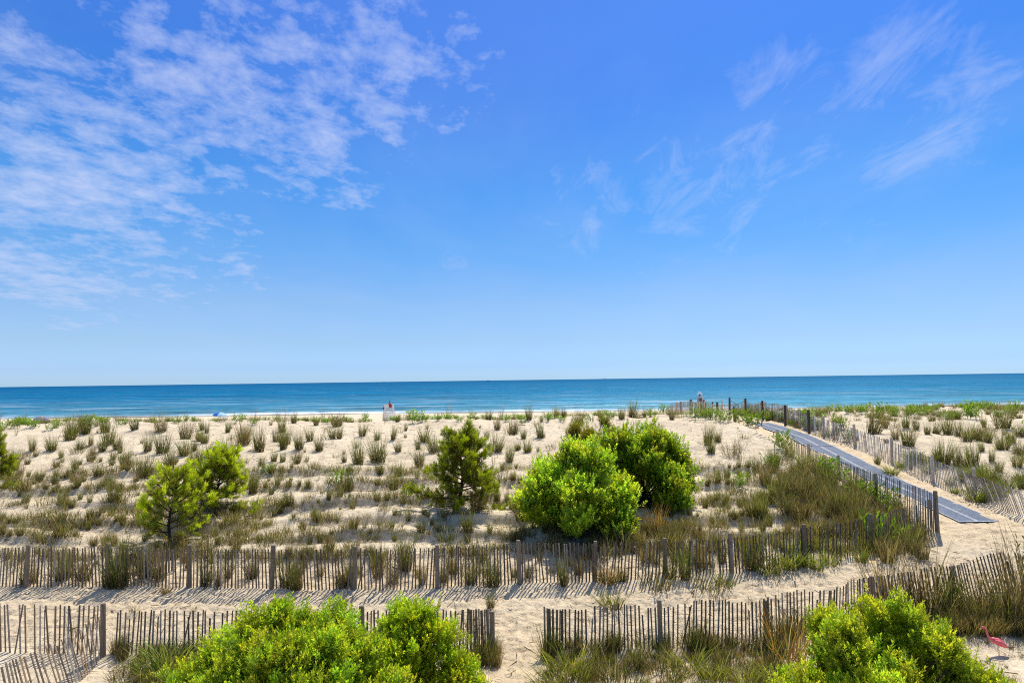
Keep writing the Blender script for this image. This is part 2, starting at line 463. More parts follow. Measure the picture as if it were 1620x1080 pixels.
def build_sea():
    ys = np.concatenate([np.arange(150, 300, 0.8), np.geomspace(300, 60000, 120)])
    xs = np.concatenate([-np.geomspace(300, 60000, 30)[::-1], np.arange(-290, 291, 5.0), np.geomspace(300, 60000, 30)])
    X, Y = np.meshgrid(xs, ys)
    Z = np.zeros_like(X)
    for yc, a, w, sd in ((203, 0.45, 1.8, 1), (214, 0.55, 2.4, 2), (232, 0.5, 3.5, 3), (256, 0.4, 5, 4)):
        yy = yc + 7 * vnoise(X / 60.0, X * 0, 300 + sd)
        am = a * np.clip(0.6 + 1.2 * vnoise(X / 35.0, X * 0, 320 + sd), 0, 1.2)
        Z += am * np.exp(-((Y - yy) / w) ** 2)
    Z += 0.06 * vnoise(X / 4.0, Y / 3.0, 350) * sstep(300, 250, Y)
    nx, ny = len(xs), len(ys)
    V = np.stack([X, Y, Z], -1).reshape(-1, 3)
    i = np.arange(nx * ny).reshape(ny, nx)
    F = np.stack([i[:-1, :-1], i[:-1, 1:], i[1:, 1:], i[1:, :-1]], -1).reshape(-1, 4)
    o = link('sea', mesh_np('sea', V, F, None, smooth=True), M_SEA)
    tag(o, 'deep blue sea running to the horizon', kind='structure')

build_ground()
build_sea()

# ------------------------------------------------------------------ fences
SLAT_COLS = [(0.155, 0.115, 0.075), (0.12, 0.088, 0.058), (0.19, 0.145, 0.095), (0.27, 0.235, 0.19), (0.235, 0.14, 0.06)]

def resample(pts, step):
    P = np.array(pts, float)
    seg = np.linalg.norm(np.diff(P, axis=0), axis=1)
    s = np.concatenate([[0], np.cumsum(seg)])
    t = np.arange(0, s[-1], step)
    return np.stack([np.interp(t, s, P[:, 0]), np.interp(t, s, P[:, 1])], 1), t, s

def smooth_line(pts, n=6):
    P = [Vector((p[0], p[1], 0)) for p in pts]
    P = [P[0] * 2 - P[1]] + P + [P[-1] * 2 - P[-2]]
    out = []
    for i in range(1, len(P) - 2):
        for k in range(n):
            t = k / n
            a, b, c, d = P[i - 1], P[i], P[i + 1], P[i + 2]
            q = 0.5 * ((2 * b) + (c - a) * t + (2 * a - 5 * b + 4 * c - d) * t * t + (3 * b - a - 3 * c + d) * t ** 3)
            out.append((q.x, q.y))
    out.append((P[-2].x, P[-2].y))
    return out

def post_mesh(mb, base, h, r, lean=(0, 0), col=(0.15, 0.115, 0.08)):
    b = Vector(base); top = b + Vector((lean[0], lean[1], h))
    a = b - Vector((lean[0] * 0.4, lean[1] * 0.4, 0.45))
    d = (top - b).normalized()
    mb.tube([a, b, b + (top - b) * 0.5, top - d * 0.025, top], [r * 1.05, r * 1.04, r, r * 0.97, r * 0.80], col, 10)
    return top

def fence(name, label, cat, line, posts, height=1.12, pitch=0.1, lean=None, hfun=None, post_h=1.17, post_r=0.062, tone=1.0,
          group=None, bunch=None, wires=(0.12, 0.34, 0.56, 0.78, 0.93), slat_w=0.038, skip=None, orange=0.15, grey=0.25):
    """slat and wire sand fence along a ground line; posts: list of (x, y)"""
    line = smooth_line(line)
    P, t, s = resample(line, pitch)
    L = s[-1]
    x0, y0 = line[0]
    z0 = hz(x0, y0)
    root = empty(name, (x0, y0, z0), label, cat, group)
    org = np.array((x0, y0, z0))
    mb = MB()
    rows = {k: [] for k in wires}
    extra = []
    if bunch:
        for (a, b, n) in bunch:
            extra += list(np.linspace(a, b, n))
    tt = np.sort(np.concatenate([t + RNG.normal(0, pitch * 0.07, len(t)), np.array(extra)])) if len(t) else t
    tt = np.clip(tt, 0, L)
    Pl = np.array(line); seg = np.concatenate([[0], np.cumsum(np.linalg.norm(np.diff(Pl, axis=0), axis=1))])
    px = np.interp(tt, seg, Pl[:, 0]); py = np.interp(tt, seg, Pl[:, 1])
    pz = H(px, py)
    # slats hang from wire, so the foot follows a smoothed ground line
    ker = np.ones(9) / 9
    if len(pz) > 12:
        pz = np.convolve(np.pad(pz, 4, mode='edge'), ker, 'valid')
    for i in range(len(tt)):
        if skip and skip(tt[i] / L): continue
        if RNG.random() < 0.018: continue
        j = min(i + 1, len(tt) - 1); k = max(i - 1, 0)
        tx, ty = px[j] - px[k], py[j] - py[k]
        n_ = math.hypot(tx, ty) or 1
        tx, ty = tx / n_, ty / n_
        u = tt[i] / L
        h = height * (hfun(u) if hfun else 1.0) * (1 + RNG.normal(0, 0.012)) - (0.30 * RNG.random() if RNG.random() < 0.08 else 0)
        la, lb = lean(u) if lean else (0, 0)          # along, across at the top
        la += RNG.normal(0, 0.016) + (RNG.normal(0, 0.09) if RNG.random() < 0.05 else 0); lb += RNG.normal(0, 0.009)
        b = Vector((px[i], py[i], pz[i] - 0.03 + RNG.normal(0, 0.012)))
        top = b + Vector((tx * la - ty * lb, ty * la + tx * lb, h))
        c = np.array(SLAT_COLS[4] if RNG.random() < orange else SLAT_COLS[RNG.integers(0, 4)]) * (0.75 + 0.5 * RNG.random()) * tone * 1.2
        c = c * (1 - grey) + c.mean() * np.array((1.04, 1.0, 0.94)) * grey
        # two-piece slat with a slight bow
        d = (top - b).normalized()
        q = Matrix((Vector((tx, ty, 0)), Vector((-ty, tx, 0)), d)).transposed()
        tw = RNG.normal(0, 0.16)
        q = q @ Matrix.Rotation(tw, 3, 'Z')
        w = slat_w * (0.82 + 0.36 * RNG.random())
        mb.box((b + top) / 2 - Vector(org), (w, 0.011, (top - b).length), c, q, taper=0.97)
        for k_ in wires:
            rows[k_].append(b + (top - b) * k_ - Vector(org) + Vector((-ty, tx, 0)) * 0.011 * (1 if i % 2 else -1))
    sl = mb.build('slats', M_WOOD, root)
    wm = MB()
    for k_, pts in rows.items():
        run = []
        for i, p in enumerate(pts):
            if run and (p - run[-1]).length > 0.6:
                if len(run) > 1: wm.tube(run, 0.0035, (0.1, 0.08, 0.06), 3, False)
                run = []
            run.append(p)
        if len(run) > 1: wm.tube(run, 0.0035, (0.1, 0.08, 0.06), 3, False)
    if wm.n: wm.build('wire', M_WIRE, root)
    for q in posts:
        x, y = q[0], q[1]
        ph = q[2] if len(q) > 2 else post_h
        ln = q[3] if len(q) > 3 else (RNG.normal(0, 0.02), RNG.normal(0, 0.02))
        pm = MB()
        post_mesh(pm, Vector((x, y, hz(x, y))) - Vector(org), ph, post_r * (0.92 + 0.16 * RNG.random()), ln, np.array((0.26, 0.21, 0.15)) * tone * (0.8 + 0.4 * RNG.random()))
        pm.build('post', M_WOOD, root, smooth=False)
    return root

def G(*pts):
    return [tuple(at(*p)[:2]) for p in pts]

G_FENCE = 'weathered slat and wire sand fences'
# long fence along the dune foot
mid = G((-90, 931), (42, 928), (170, 927), (300, 928), (430, 930), (561, 932), (692, 931), (822, 923), (942, 919), (1053, 913), (1158, 905), (1225, 897), (1273, 889), (1330, 880), (1378, 870), (1430, 858), (1483, 841))
mp_ = [mid[i] for i in (1, 2, 3, 4, 5, 6, 7)] + [mid[i] + (1.1,) for i in (8, 9, 10, 12, 14)] + [mid[-1] + (1.30,)]
fence('sand_fence', 'longest weathered slat fence, at the dune foot, its striped shadow on the sand lane', 'fence', mid, mp_, 1.13,
      hfun=lambda u: 1.0 - 0.10 * float(sstep(0.55, 0.75, u)) + 0.14 * float(sstep(0.85, 1.0, u)),
      lean=lambda u: (0.05 * math.sin(u * 31), -0.04 + 0.05 * math.sin(u * 17)), bunch=[(0.0, 0.1, 1)], group=G_FENCE)
# doubled piece of fencing standing behind it
dl = G((216, 903), (282, 903))
fence('fence_panel', 'short spare panel of wider pale slats standing just behind the long dune foot fence', 'fence panel', dl, [], 0.62, 0.105, tone=1.9, slat_w=0.06, group=None, orange=0.0, wires=(0.1, 0.85))
# near fences
nl = G((-90, 1030), (0, 1031), (80, 1034), (163, 1038))
fence('sand_fence', 'tan slat fence leaning left, running from the bottom left corner post out of the frame', 'fence', nl, [nl[-1] + (1.24,)], 1.16, 0.122,
      lean=lambda u: (-0.20 + 0.22 * u, 0.05), tone=1.15, orange=0.5, group=G_FENCE)
cp = nl[-1]
cl = [(cp[0] + 0.03, cp[1] - 0.12), (cp[0] + 0.1, cp[1] - 1.0), (cp[0] + 0.0, cp[1] - 2.2), (cp[0] - 0.25, cp[1] - 3.8), (cp[0] - 0.5, cp[1] - 6.0)]
fence('sand_fence', 'sagging slat fence running from the corner post towards the viewer over striped shadow', 'fence', cl, [(cl[-1][0], cl[-1][1])], 1.12, 0.1,
      lean=lambda u: (0.05, -0.30 * math.sin(min(1, u * 1.6) * math.pi) - 0.05), tone=1.1, group=G_FENCE, hfun=lambda u: 1 - 0.05 * math.sin(u * 9))
nb = G((182, 1036), (250, 1037), (330, 1037), (450, 1038), (573, 1037), (690, 1037), (779, 1035))
fence('sand_fence', 'slat fence half hidden behind the two green bushes near the sand gap', 'fence', nb, [nb[4], nb[-1] + (1.0,)], 1.06,
      bunch=[(5.6, 5.9, 2), (8.5, 9.2, 9)], lean=lambda u: (0.03 * math.sin(u * 23), 0.02), group=G_FENCE)
nr = G((862, 1031), (950, 1031), (1045, 1027), (1130, 1020), (1212, 1012), (1300, 998), (1385, 980), (1450, 966), (1500, 958), (1560, 945), (1660, 930))
fence('sand_fence', 'slat fence running from the sand gap into tall brown grass near the flamingo', 'fence', nr, [nr[2], nr[4] + (0.95,), nr[6] + (1.05,), nr[8] + (1.0, (0.25, 0.1))], 1.07,
      bunch=[(0.0, 0.5, 8)], lean=lambda u: (0.03 * math.sin(u * 27) - 0.30 * float(sstep(0.5, 0.85, u)), -0.06), hfun=lambda u: 1 - 0.05 * math.sin(u * 40), group=G_FENCE)
# fences on both sides of the mat
ml = [mid[-1]] + G((1387, 797), (1328, 758), (1280, 727), (1229, 698))
ml = [(ml[0][0] + 0.08, ml[0][1] + 0.12)] + ml[1:]
fence('sand_fence', 'leaning slat fence along the seaward path beside the grey mat, buried at its upper end', 'fence', ml, [p + (h_,) for p, h_ in zip(ml[1:], (1.12, 1.0, 0.75, 0.6))], 1.08,
      lean=lambda u: (-0.22 * math.sin(min(1, u * 1.3) * math.pi), 0.0), hfun=lambda u: 1.1 - 0.55 * float(sstep(0.1, 0.75, u)), skip=lambda u: u > 0.88, tone=1.8, grey=0.5, group=G_FENCE)
mr = G((1680, 842), (1620, 818), (1543, 787), (1476, 762), (1411, 731), (1353, 706), (1304, 691), (1265, 677), (1234, 668))
fence('sand_fence', 'grey slat fence on the far side of the mat, lit side facing the path', 'fence', mr, [p + (1.1,) for p in mr[2:7]], 1.08,
      lean=lambda u: (0.10 * math.sin(u * 14), 0.25 * float(sstep(0.35, 0.1, u)) + 0.03), hfun=lambda u: 1.0 - 0.12 * abs(math.sin(u * 9)), skip=lambda u: u > 0.90, tone=2.6, grey=0.75, orange=0.0, group=G_FENCE)

# rope and post railings over the crest
def rope_fence(label, posts, height, slats=None):
    x0, y0 = posts[0]; org = Vector((x0, y0, hz(x0, y0)))
    root = empty('rope_fence', org, label, 'rope fence', 'rope fences over the dune crest')
    tops = []
    for (x, y), hh in zip(posts, height):
        pm = MB()
        tops.append(post_mesh(pm, Vector((x, y, hz(x, y))) - org, hh, 0.075, (RNG.normal(0, 0.02), RNG.normal(0, 0.02)), (0.10, 0.08, 0.06)))
        pm.build('post', M_WOOD, root)
    rm = MB()
    for a, b in zip(tops, tops[1:]):
        a = a - Vector((0, 0, 0.12)); b = b - Vector((0, 0, 0.12))
        rm.tube([a.lerp(b, k / 8) - Vector((0, 0, 0.30 * 4 * (k / 8) * (1 - k / 8))) for k in range(9)], 0.022, (0.2, 0.16, 0.12), 5)
    rm.build('rope', M_ROPE, root)
    return root
rr = [(16.45, 38.2), (16.5, 41.6), (16.45, 45.2), (16.5, 48.6), (16.5, 52.2)]
rope_fence('row of tall round posts with sagging rope on the far side of the path', rr, [1.3, 1.3, 1.35, 1.3, 1.3])
rl = [(13.95, 43.2), (13.9, 46.6), (13.95, 50.0), (13.9, 53.4), (13.9, 56.6)]
rope_fence('row of rope posts beside green plants on top of the sand hump', rl, [1.05, 1.15, 1.2, 1.2, 1.2])
fence('sand_fence', 'distant grey slat fence on the crest behind the far row of rope posts', 'fence', [(17.0, 40.5), (17.05, 44), (17.1, 48), (17.0, 53), (16.7, 57)],
      [(17.0, 42.5), (17.1, 46.5), (17.05, 50.5), (16.8, 55)], 1.12, 0.1, tone=2.6, orange=0.0, grey=0.7, group=G_FENCE, wires=(0.3, 0.7), post_r=0.05, hfun=lambda u: 0.9 + 0.12 * math.sin(u * 6))
fence('sand_fence', 'distant slat fence on the crest beside the person in the white hat', 'fence', [(13.5, 46.0), (13.45, 50), (13.4, 54), (13.3, 58)],
      [(13.45, 48), (13.4, 52), (13.35, 56)], 1.1, 0.1, tone=2.6, orange=0.0, grey=0.7, group=G_FENCE, wires=(0.3, 0.7), post_r=0.05)
# timber rail by the person
def rail():
    a, b = (13.75, 51.6), (15.15, 52.0)
    org = Vector((a[0], a[1], hz(*a)))
    root = empty('timber_rail', org, 'low brown timber rail in front of the person in the white hat', 'rail')
    for p in (a, ((a[0] + b[0]) / 2, (a[1] + b[1]) / 2), b):
        pm = MB(); post_mesh(pm, Vector((p[0], p[1], hz(*p))) - org, 1.0, 0.05, (0, 0), (0.10, 0.08, 0.05)); pm.build('post', M_WOOD, root)
    for zz in (0.55, 0.86):
        m = MB(); m.bar(Vector((a[0], a[1] - 0.065, hz(*a) + zz)) - org, Vector((b[0], b[1] - 0.065, hz(*b) + zz)) - org, 0.14, 0.03, (0.13, 0.10, 0.06)); m.build('board', M_WOOD, root)
rail()
# fallen slats on the sand edge of the path
def fallen():
    p = at(1212, 690)
    root = empty('fallen_slats', p, 'fallen slats half buried in the sand beside the upper end of the mat', 'fallen slats')
    m = MB()
    for k in range(9):
        a = Vector((0.12 * k - 0.3, -0.25 * k + 0.3, 0)); a.z = hz(p.x + a.x, p.y + a.y) - p.z + 0.03
        b = a + Vector((-0.45 + 0.1 * random.random(), -0.25, 0)); b.z = hz(p.x + b.x, p.y + b.y) - p.z + 0.05
        m.bar(a, b, 0.036, 0.012, np.array((0.24, 0.18, 0.12)) * (0.8 + 0.4 * random.random()))
    m.build('slats', M_WOOD, root)
fallen()

# ------------------------------------------------------------------ mat on the path
def build_mat(label, xc, y0, y1, w, lift, seam):
    ys = np.arange(y0, y1 + 0.01, 0.12); nxs = 13
    xs = np.linspace(-w / 2, w / 2, nxs)
    z0 = hz(xc, y0)
    root = empty('beach_mat', (xc, y0, z0), label, 'beach mat', None)
    def sheet(xa, xb, lift_, n, nm, m, ya=y0, yb=y1):
        yy = np.linspace(ya, yb, max(2, int((yb - ya) / 0.1)))
        xx = np.linspace(xa, xb, n)
        X, Y = np.meshgrid(xx, yy)
        bend = 0.06 * np.sin(Y * 0.35)
        Z = H(xc + X * 0, Y) * 0.6 + H(xc + X + bend, Y) * 0.4 + lift_
        V = np.stack([X + bend, Y - y0, Z - z0], -1).reshape(-1, 3)
        i = np.arange(len(yy) * n).reshape(len(yy), n)
        F = np.stack([i[:-1, :-1], i[:-1, 1:], i[1:, 1:], i[1:, :-1]], -1).reshape(-1, 4)
        return link(nm, mesh_np(nm, V, F, np.full((len(V), 3), 0.5), smooth=True), m, root)
    sheet(-w / 2, w / 2, lift, 13, 'mat_sheet', M_MAT)
    e = lift + 0.006
    sheet(-w / 2, -w / 2 + 0.04, e, 2, 'edge_webbing', M_STRIPE)
    sheet(w / 2 - 0.04, w / 2, e, 2, 'edge_webbing', M_STRIPE)
    sheet(seam - 0.055, seam - 0.012, e, 2, 'seam_webbing', M_STRIPE)
    sheet(seam + 0.015, seam + 0.05, e, 2, 'seam_webbing', M_STRIPE)
    sheet(-w / 2 + 0.04, w / 2 - 0.04, e, 9, 'end_webbing', M_STRIPE, y0, y0 + 0.05)
build_mat('grey-blue woven access mat, lower length ending on the open sand', 15.35, 22.95, 34.4, 1.32, 0.035, -0.02)
build_mat('grey-blue woven access mat, upper length climbing to the dune crest', 15.27, 34.25, 42.8, 1.30, 0.052, -0.02)

# ------------------------------------------------------------------ grasses
def blade_set(n, R, h, w, lean, bend, c0, c1, dry=0.25, droop=0.0, rng=RNG, segs=3):
    """n curved blades from a base disc: returns V, F, C"""
    a = rng.random(n) * 2 * math.pi
    rr = R * np.sqrt(rng.random(n))
    bx, by = rr * np.cos(a), rr * np.sin(a)
    a2 = a + rng.normal(0, 0.9, n)
    hh = h * (0.45 + 0.65 * rng.random(n))
    ln = lean * (0.25 + rng.random(n)) * (0.4 + 0.6 * rr / max(R, 1e-6)); bd = bend * rng.random(n)
    dx, dy = np.cos(a2), np.sin(a2)
    wa = rng.random(n) * math.pi
    wx, wy = np.cos(wa), np.sin(wa)
    T = np.linspace(0, 1, segs + 1)
    W = np.array([0.8, 1.0, 0.75, 0.12]) if segs == 3 else np.interp(T, [0, .4, .75, 1], [.8, 1, .7, .12])
    V = np.zeros((n, segs + 1, 2, 3))
    for k, t in enumerate(T):
        off = hh * (ln * t + bd * t * t)
        z = hh * (t - droop * bd * t * t * 0.9)
        cx = bx + dx * off; cy = by + dy * off
        for s, sg in enumerate((-1, 1)):
            V[:, k, s, 0] = cx + sg * wx * w * W[k] / 2
            V[:, k, s, 1] = cy + sg * wy * w * W[k] / 2
            V[:, k, s, 2] = z - 0.02
    base = (np.arange(n) * (segs + 1) * 2)[:, None, None]
    q = np.array([[2 * k, 2 * k + 1, 2 * k + 3, 2 * k + 2] for k in range(segs)])[None]
    F = (base + q).reshape(-1, 4)
    m = rng.random(n)[:, None]
    c = np.array(c0)[None] * (1 - m) + np.array(c1)[None] * m
    isd = rng.random(n) < dry
    c[isd] = np.array((0.42, 0.33, 0.17)) * (0.55 + 0.7 * rng.random(isd.sum()))[:, None]
    C = np.repeat(c[:, None, :], (segs + 1) * 2, 1)
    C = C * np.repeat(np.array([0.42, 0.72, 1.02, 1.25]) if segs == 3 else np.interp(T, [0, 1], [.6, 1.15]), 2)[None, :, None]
    return V.reshape(-1, 3), F, C.reshape(-1, 3)

def join(sets):
    V, F, C, n = [], [], [], 0
    for v, f, c in sets:
        V.append(v); F.append(f + n); C.append(c); n += len(v)
    return np.concatenate(V), np.concatenate(F), np.concatenate(C)

def leaf_set(P, D, Nn, length, width, col, rng=RNG, fold=0.25):
    """kite leaves (two triangles as one folded quad) at P along D with face normal near Nn"""
    n = len(P)
    D = D / np.linalg.norm(D, axis=1, keepdims=True)
    S = np.cross(D, Nn); S /= np.linalg.norm(S, axis=1, keepdims=True) + 1e-9
    U = np.cross(S, D)
    L = (length * (0.7 + 0.6 * rng.random(n)))[:, None]; Wd = (width * (0.75 + 0.5 * rng.random(n)))[:, None]
    V = np.stack([P, P + D * L * 0.58 + S * Wd / 2 + U * Wd * fold, P + D * L, P + D * L * 0.58 - S * Wd / 2 + U * Wd * fold], 1).reshape(-1, 3)
    F = (np.arange(n) * 4)[:, None] + np.array([[0, 1, 2, 3]])
    return V, F, np.repeat(col, 4, 0)

def leafy_plant(n_stem, R, h, c0, c1, leaf=0.11, wid=0.03, rng=RNG):
    sets = []
    a = rng.random(n_stem) * 2 * math.pi; r = R * np.sqrt(rng.random(n_stem))
    for k in range(n_stem):
        tip = np.array([math.cos(a[k]) * r[k] * 1.5, math.sin(a[k]) * r[k] * 1.5, h * (0.6 + 0.5 * rng.random())])
        base = np.array([math.cos(a[k]) * r[k] * 0.7, math.sin(a[k]) * r[k] * 0.7, 0])
        m = 11
        t = np.linspace(0.15, 1.0, m)[:, None]
        P = base + (tip - base) * t
        b = rng.random(m) * 2 * math.pi
        D = np.stack([np.cos(b), np.sin(b), 0.5 + 0.7 * t[:, 0]], 1)
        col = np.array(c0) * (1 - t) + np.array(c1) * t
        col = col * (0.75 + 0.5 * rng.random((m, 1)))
        sets.append(leaf_set(P, D, np.tile([0, 0, 1.0], (m, 1)) + rng.normal(0, .4, (m, 3)), leaf, wid, col, rng))
    return join(sets)

OL0, OL1 = (0.080, 0.110, 0.020), (0.20, 0.235, 0.038)
BR0, BR1 = (0.12, 0.085, 0.04), (0.22, 0.165, 0.075)
GR0, GR1 = (0.06, 0.14, 0.014), (0.24, 0.38, 0.03)
YG0, YG1 = (0.17, 0.20, 0.025), (0.40, 0.42, 0.07)
KINDS = {}
for k in range(6):
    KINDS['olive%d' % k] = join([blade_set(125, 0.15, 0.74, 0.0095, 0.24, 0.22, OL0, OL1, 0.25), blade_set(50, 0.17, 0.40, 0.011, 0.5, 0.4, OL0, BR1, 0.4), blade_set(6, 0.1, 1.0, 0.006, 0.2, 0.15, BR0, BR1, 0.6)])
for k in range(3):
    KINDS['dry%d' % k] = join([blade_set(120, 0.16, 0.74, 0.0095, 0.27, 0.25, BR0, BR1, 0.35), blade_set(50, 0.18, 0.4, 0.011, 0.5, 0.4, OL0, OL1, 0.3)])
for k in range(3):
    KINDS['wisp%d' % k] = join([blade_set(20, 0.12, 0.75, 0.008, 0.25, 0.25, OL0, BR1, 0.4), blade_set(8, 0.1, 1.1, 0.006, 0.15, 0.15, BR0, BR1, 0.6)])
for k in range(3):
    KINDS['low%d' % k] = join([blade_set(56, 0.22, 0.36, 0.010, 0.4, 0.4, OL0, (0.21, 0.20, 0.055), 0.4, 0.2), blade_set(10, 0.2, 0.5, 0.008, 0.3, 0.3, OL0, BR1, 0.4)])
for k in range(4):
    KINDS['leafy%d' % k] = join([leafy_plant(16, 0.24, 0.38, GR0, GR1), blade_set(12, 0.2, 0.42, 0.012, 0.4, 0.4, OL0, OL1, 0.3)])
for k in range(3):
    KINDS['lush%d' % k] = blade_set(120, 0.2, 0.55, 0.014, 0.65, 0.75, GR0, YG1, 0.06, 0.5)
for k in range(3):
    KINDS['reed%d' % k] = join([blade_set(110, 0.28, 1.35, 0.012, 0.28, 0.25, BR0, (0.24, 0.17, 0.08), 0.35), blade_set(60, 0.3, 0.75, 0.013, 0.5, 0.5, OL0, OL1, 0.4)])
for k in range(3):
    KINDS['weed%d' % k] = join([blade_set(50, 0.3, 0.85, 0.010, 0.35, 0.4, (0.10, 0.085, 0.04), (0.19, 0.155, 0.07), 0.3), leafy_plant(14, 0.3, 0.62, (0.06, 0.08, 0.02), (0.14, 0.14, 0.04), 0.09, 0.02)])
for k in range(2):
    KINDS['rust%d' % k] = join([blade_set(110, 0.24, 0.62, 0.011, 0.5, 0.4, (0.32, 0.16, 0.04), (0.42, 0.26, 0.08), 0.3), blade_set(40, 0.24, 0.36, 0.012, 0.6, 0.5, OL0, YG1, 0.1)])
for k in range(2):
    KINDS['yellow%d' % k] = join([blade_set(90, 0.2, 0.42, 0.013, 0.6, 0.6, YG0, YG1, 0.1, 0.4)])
NV = {}
for k in KINDS:
    NV[k[:-1]] = NV.get(k[:-1], 0) + 1
KH = {'olive': 0.78, 'dry': 0.76, 'wisp': 0.85, 'low': 0.36, 'leafy': 0.42, 'lush': 0.5, 'reed': 1.4, 'weed': 0.85, 'rust': 0.62, 'yellow': 0.42}
KMESH = {k: mesh_np('tuft', *KINDS[k]) for k in KINDS}
for m_ in KMESH.values():
    m_.materials.append(M_GRASS)

N_IND = {'n': 0}
USED = []          # world positions of single tufts
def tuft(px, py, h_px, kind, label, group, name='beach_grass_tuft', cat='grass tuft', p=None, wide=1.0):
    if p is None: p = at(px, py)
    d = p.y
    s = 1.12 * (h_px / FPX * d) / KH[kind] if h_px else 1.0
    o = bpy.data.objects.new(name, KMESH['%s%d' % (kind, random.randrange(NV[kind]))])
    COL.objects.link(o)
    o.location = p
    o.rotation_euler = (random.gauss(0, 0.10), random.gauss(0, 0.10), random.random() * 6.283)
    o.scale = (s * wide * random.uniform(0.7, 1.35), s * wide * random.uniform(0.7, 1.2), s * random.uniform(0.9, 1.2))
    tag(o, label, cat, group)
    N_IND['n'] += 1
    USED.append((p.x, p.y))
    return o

class Scatter:
    """many small clumps merged into one mass nobody could count"""
    def __init__(s): s.sets = []
    def put(s, x, y, sc, kind, wide=1.0, keep=1.0):
        V, F, C = KINDS['%s%d' % (kind, random.randrange(NV[kind]))]
        if keep < 1.0:
            m = RNG.random(len(F)) < keep
            F = F[m]
        a = random.random() * 6.283; ca, sa = math.cos(a), math.sin(a)
        W = np.stack([(V[:, 0] * ca - V[:, 1] * sa) * sc * wide, (V[:, 0] * sa + V[:, 1] * ca) * sc * wide, V[:, 2] * sc], 1)
        W += np.array([x, y, hz(x, y)])
        s.sets.append((W, F, C * (0.8 + 0.4 * random.random())))
    def px_patch(s, cx, cy, rx, ry, n, kinds, hmin, hmax, wide=1.0):
        for _ in range(n):
            r = math.sqrt(random.random()); a = random.random() * 6.283
            p = at(cx + rx * r * math.cos(a), cy + ry * r * math.sin(a))
            k = random.choice(kinds)
            s.put(p.x, p.y, random.uniform(hmin, hmax) / KH[k], k, wide)
    def build(s, name, label, mat=None):
        V, F, C = join(s.sets)
        o = link(name, mesh_np(name, V, F, C), mat or M_GRASS)
        return tag(o, label, kind='stuff')

# --- single tufts: (crop x, crop y, height) read off three enlargements (x3)
def put_list(ox, lst, dflt, label, group, name='beach_grass_tuft', cat='grass tuft', sc=1.0):
    for it in lst:
        k = it[3] if len(it) > 3 else dflt
        tuft(ox + it[0] / 3, 580 + it[1] / 3, it[2] / 3 * sc, k, label, group, name, cat)

G1 = 'grass tufts along the dune crest'
put_list(0, [(395, 300, 70), (500, 312, 80), (640, 300, 60), (960, 300, 50), (1080, 312, 50), (1340, 312, 70), (1395, 268, 45), (1500, 278, 50), (1600, 284, 75, 'dry')],
         'olive', 'olive beach grass tuft on the crest between beach tent and lifeguard chair', G1)
put_list(0, [(765, 312, 95, 'dry')], 'dry', 'bushy brown grass tuft standing alone on the crest, before the blue umbrella', None)
put_list(540, [(700, 252, 50), (890, 252, 60), (1020, 242, 60), (1055, 240, 45), (1130, 272, 75), (1330, 248, 75), (1385, 242, 85), (1230, 242, 40), (1440, 240, 40), (1570, 252, 55, 'dry'), (740, 300, 55, 'dry'), (815, 322, 75, 'dry'),
               (945, 340, 80), (865, 342, 55), (950, 262, 35), (265, 262, 50)],
         'olive', 'olive beach grass tuft on the crest between the lifeguard chair and the rope posts', G1)
G2 = 'grass tufts on the sand face of the dune'
put_list(0, [(155, 398, 80), (245, 398, 80), (378, 392, 50), (430, 372, 50), (485, 402, 70), (560, 392, 85), (700, 402, 85), (770, 412, 95), (875, 422, 95), (920, 402, 60), (970, 362, 65), (290, 432, 50), (600, 472, 80), (530, 468, 40),
             (990, 420, 60), (1040, 442, 85), (1080, 452, 115), (680, 528, 105), (805, 484, 105), (465, 524, 75), (330, 524, 60), (190, 544, 60), (745, 534, 50, 'wisp'), (540, 645, 110), (120, 645, 60), (300, 645, 75), (105, 440, 50, 'wisp')],
         'olive', 'olive grass tuft on the sand face around the two small pines', G2)
put_list(0, [(1160, 352, 65), (1230, 402, 105), (1345, 392, 85), (1420, 392, 105), (1470, 352, 65), (1515, 402, 85), (1300, 452, 60), (1340, 452, 55), (1240, 472, 55), (1580, 342, 55), (1610, 342, 65), (1350, 592, 65, 'wisp'), (1420, 584, 55, 'wisp'),
             (1510, 584, 55, 'wisp'), (1560, 644, 55), (1380, 662, 75), (1200, 604, 95), (1130, 470, 60, 'wisp'), (1330, 540, 50, 'low')],
         'olive', 'olive grass tuft on the sand face below and beside the lifeguard chair', G2)
put_list(540, [(100, 328, 62), (170, 348, 55), (245, 344, 62), (395, 358, 85), (440, 408, 85), (305, 304, 35), (80, 464, 115), (175, 454, 135), (270, 404, 55), (370, 472, 85), (365, 392, 55), (185, 514, 55), (270, 524, 75), (30, 594, 105), (250, 584, 75),
               (340, 584, 55), (15, 454, 45), (170, 644, 55)],
         'olive', 'olive grass tuft on the sand face next to the tall dark pine', G2)
put_list(540, [(690, 342, 45), (640, 340, 55), (885, 404, 65), (735, 404, 95), (795, 454, 95), (840, 394, 45), (720, 470, 70, 'wisp'), (790, 600, 70, 'wisp'), (740, 640, 60)],
         'olive', 'olive grass tuft on the pale sand between the dark pine and the big green bush', G2)
put_list(540, [(605, 790, 110), (380, 792, 75), (820, 834, 65), (600, 834, 55), (860, 740, 120), (840, 680, 90)], 'olive', 'loose grass clump below the dark pine, near the foot of the big bush', G2)
put_list(540, [(495, 824, 60, 'yellow')], 'yellow', 'round yellow-green grass cushion on bare sand below the dark pine', None)
put_list(540, [(640, 690, 105, 'reed')], 'reed', 'tall reddish dry stems at the foot of the dark pine', None)
put_list(540, [(1490, 784, 115, 'rust')], 'rust', 'rusty orange grass clump on sand below the back bush', None)
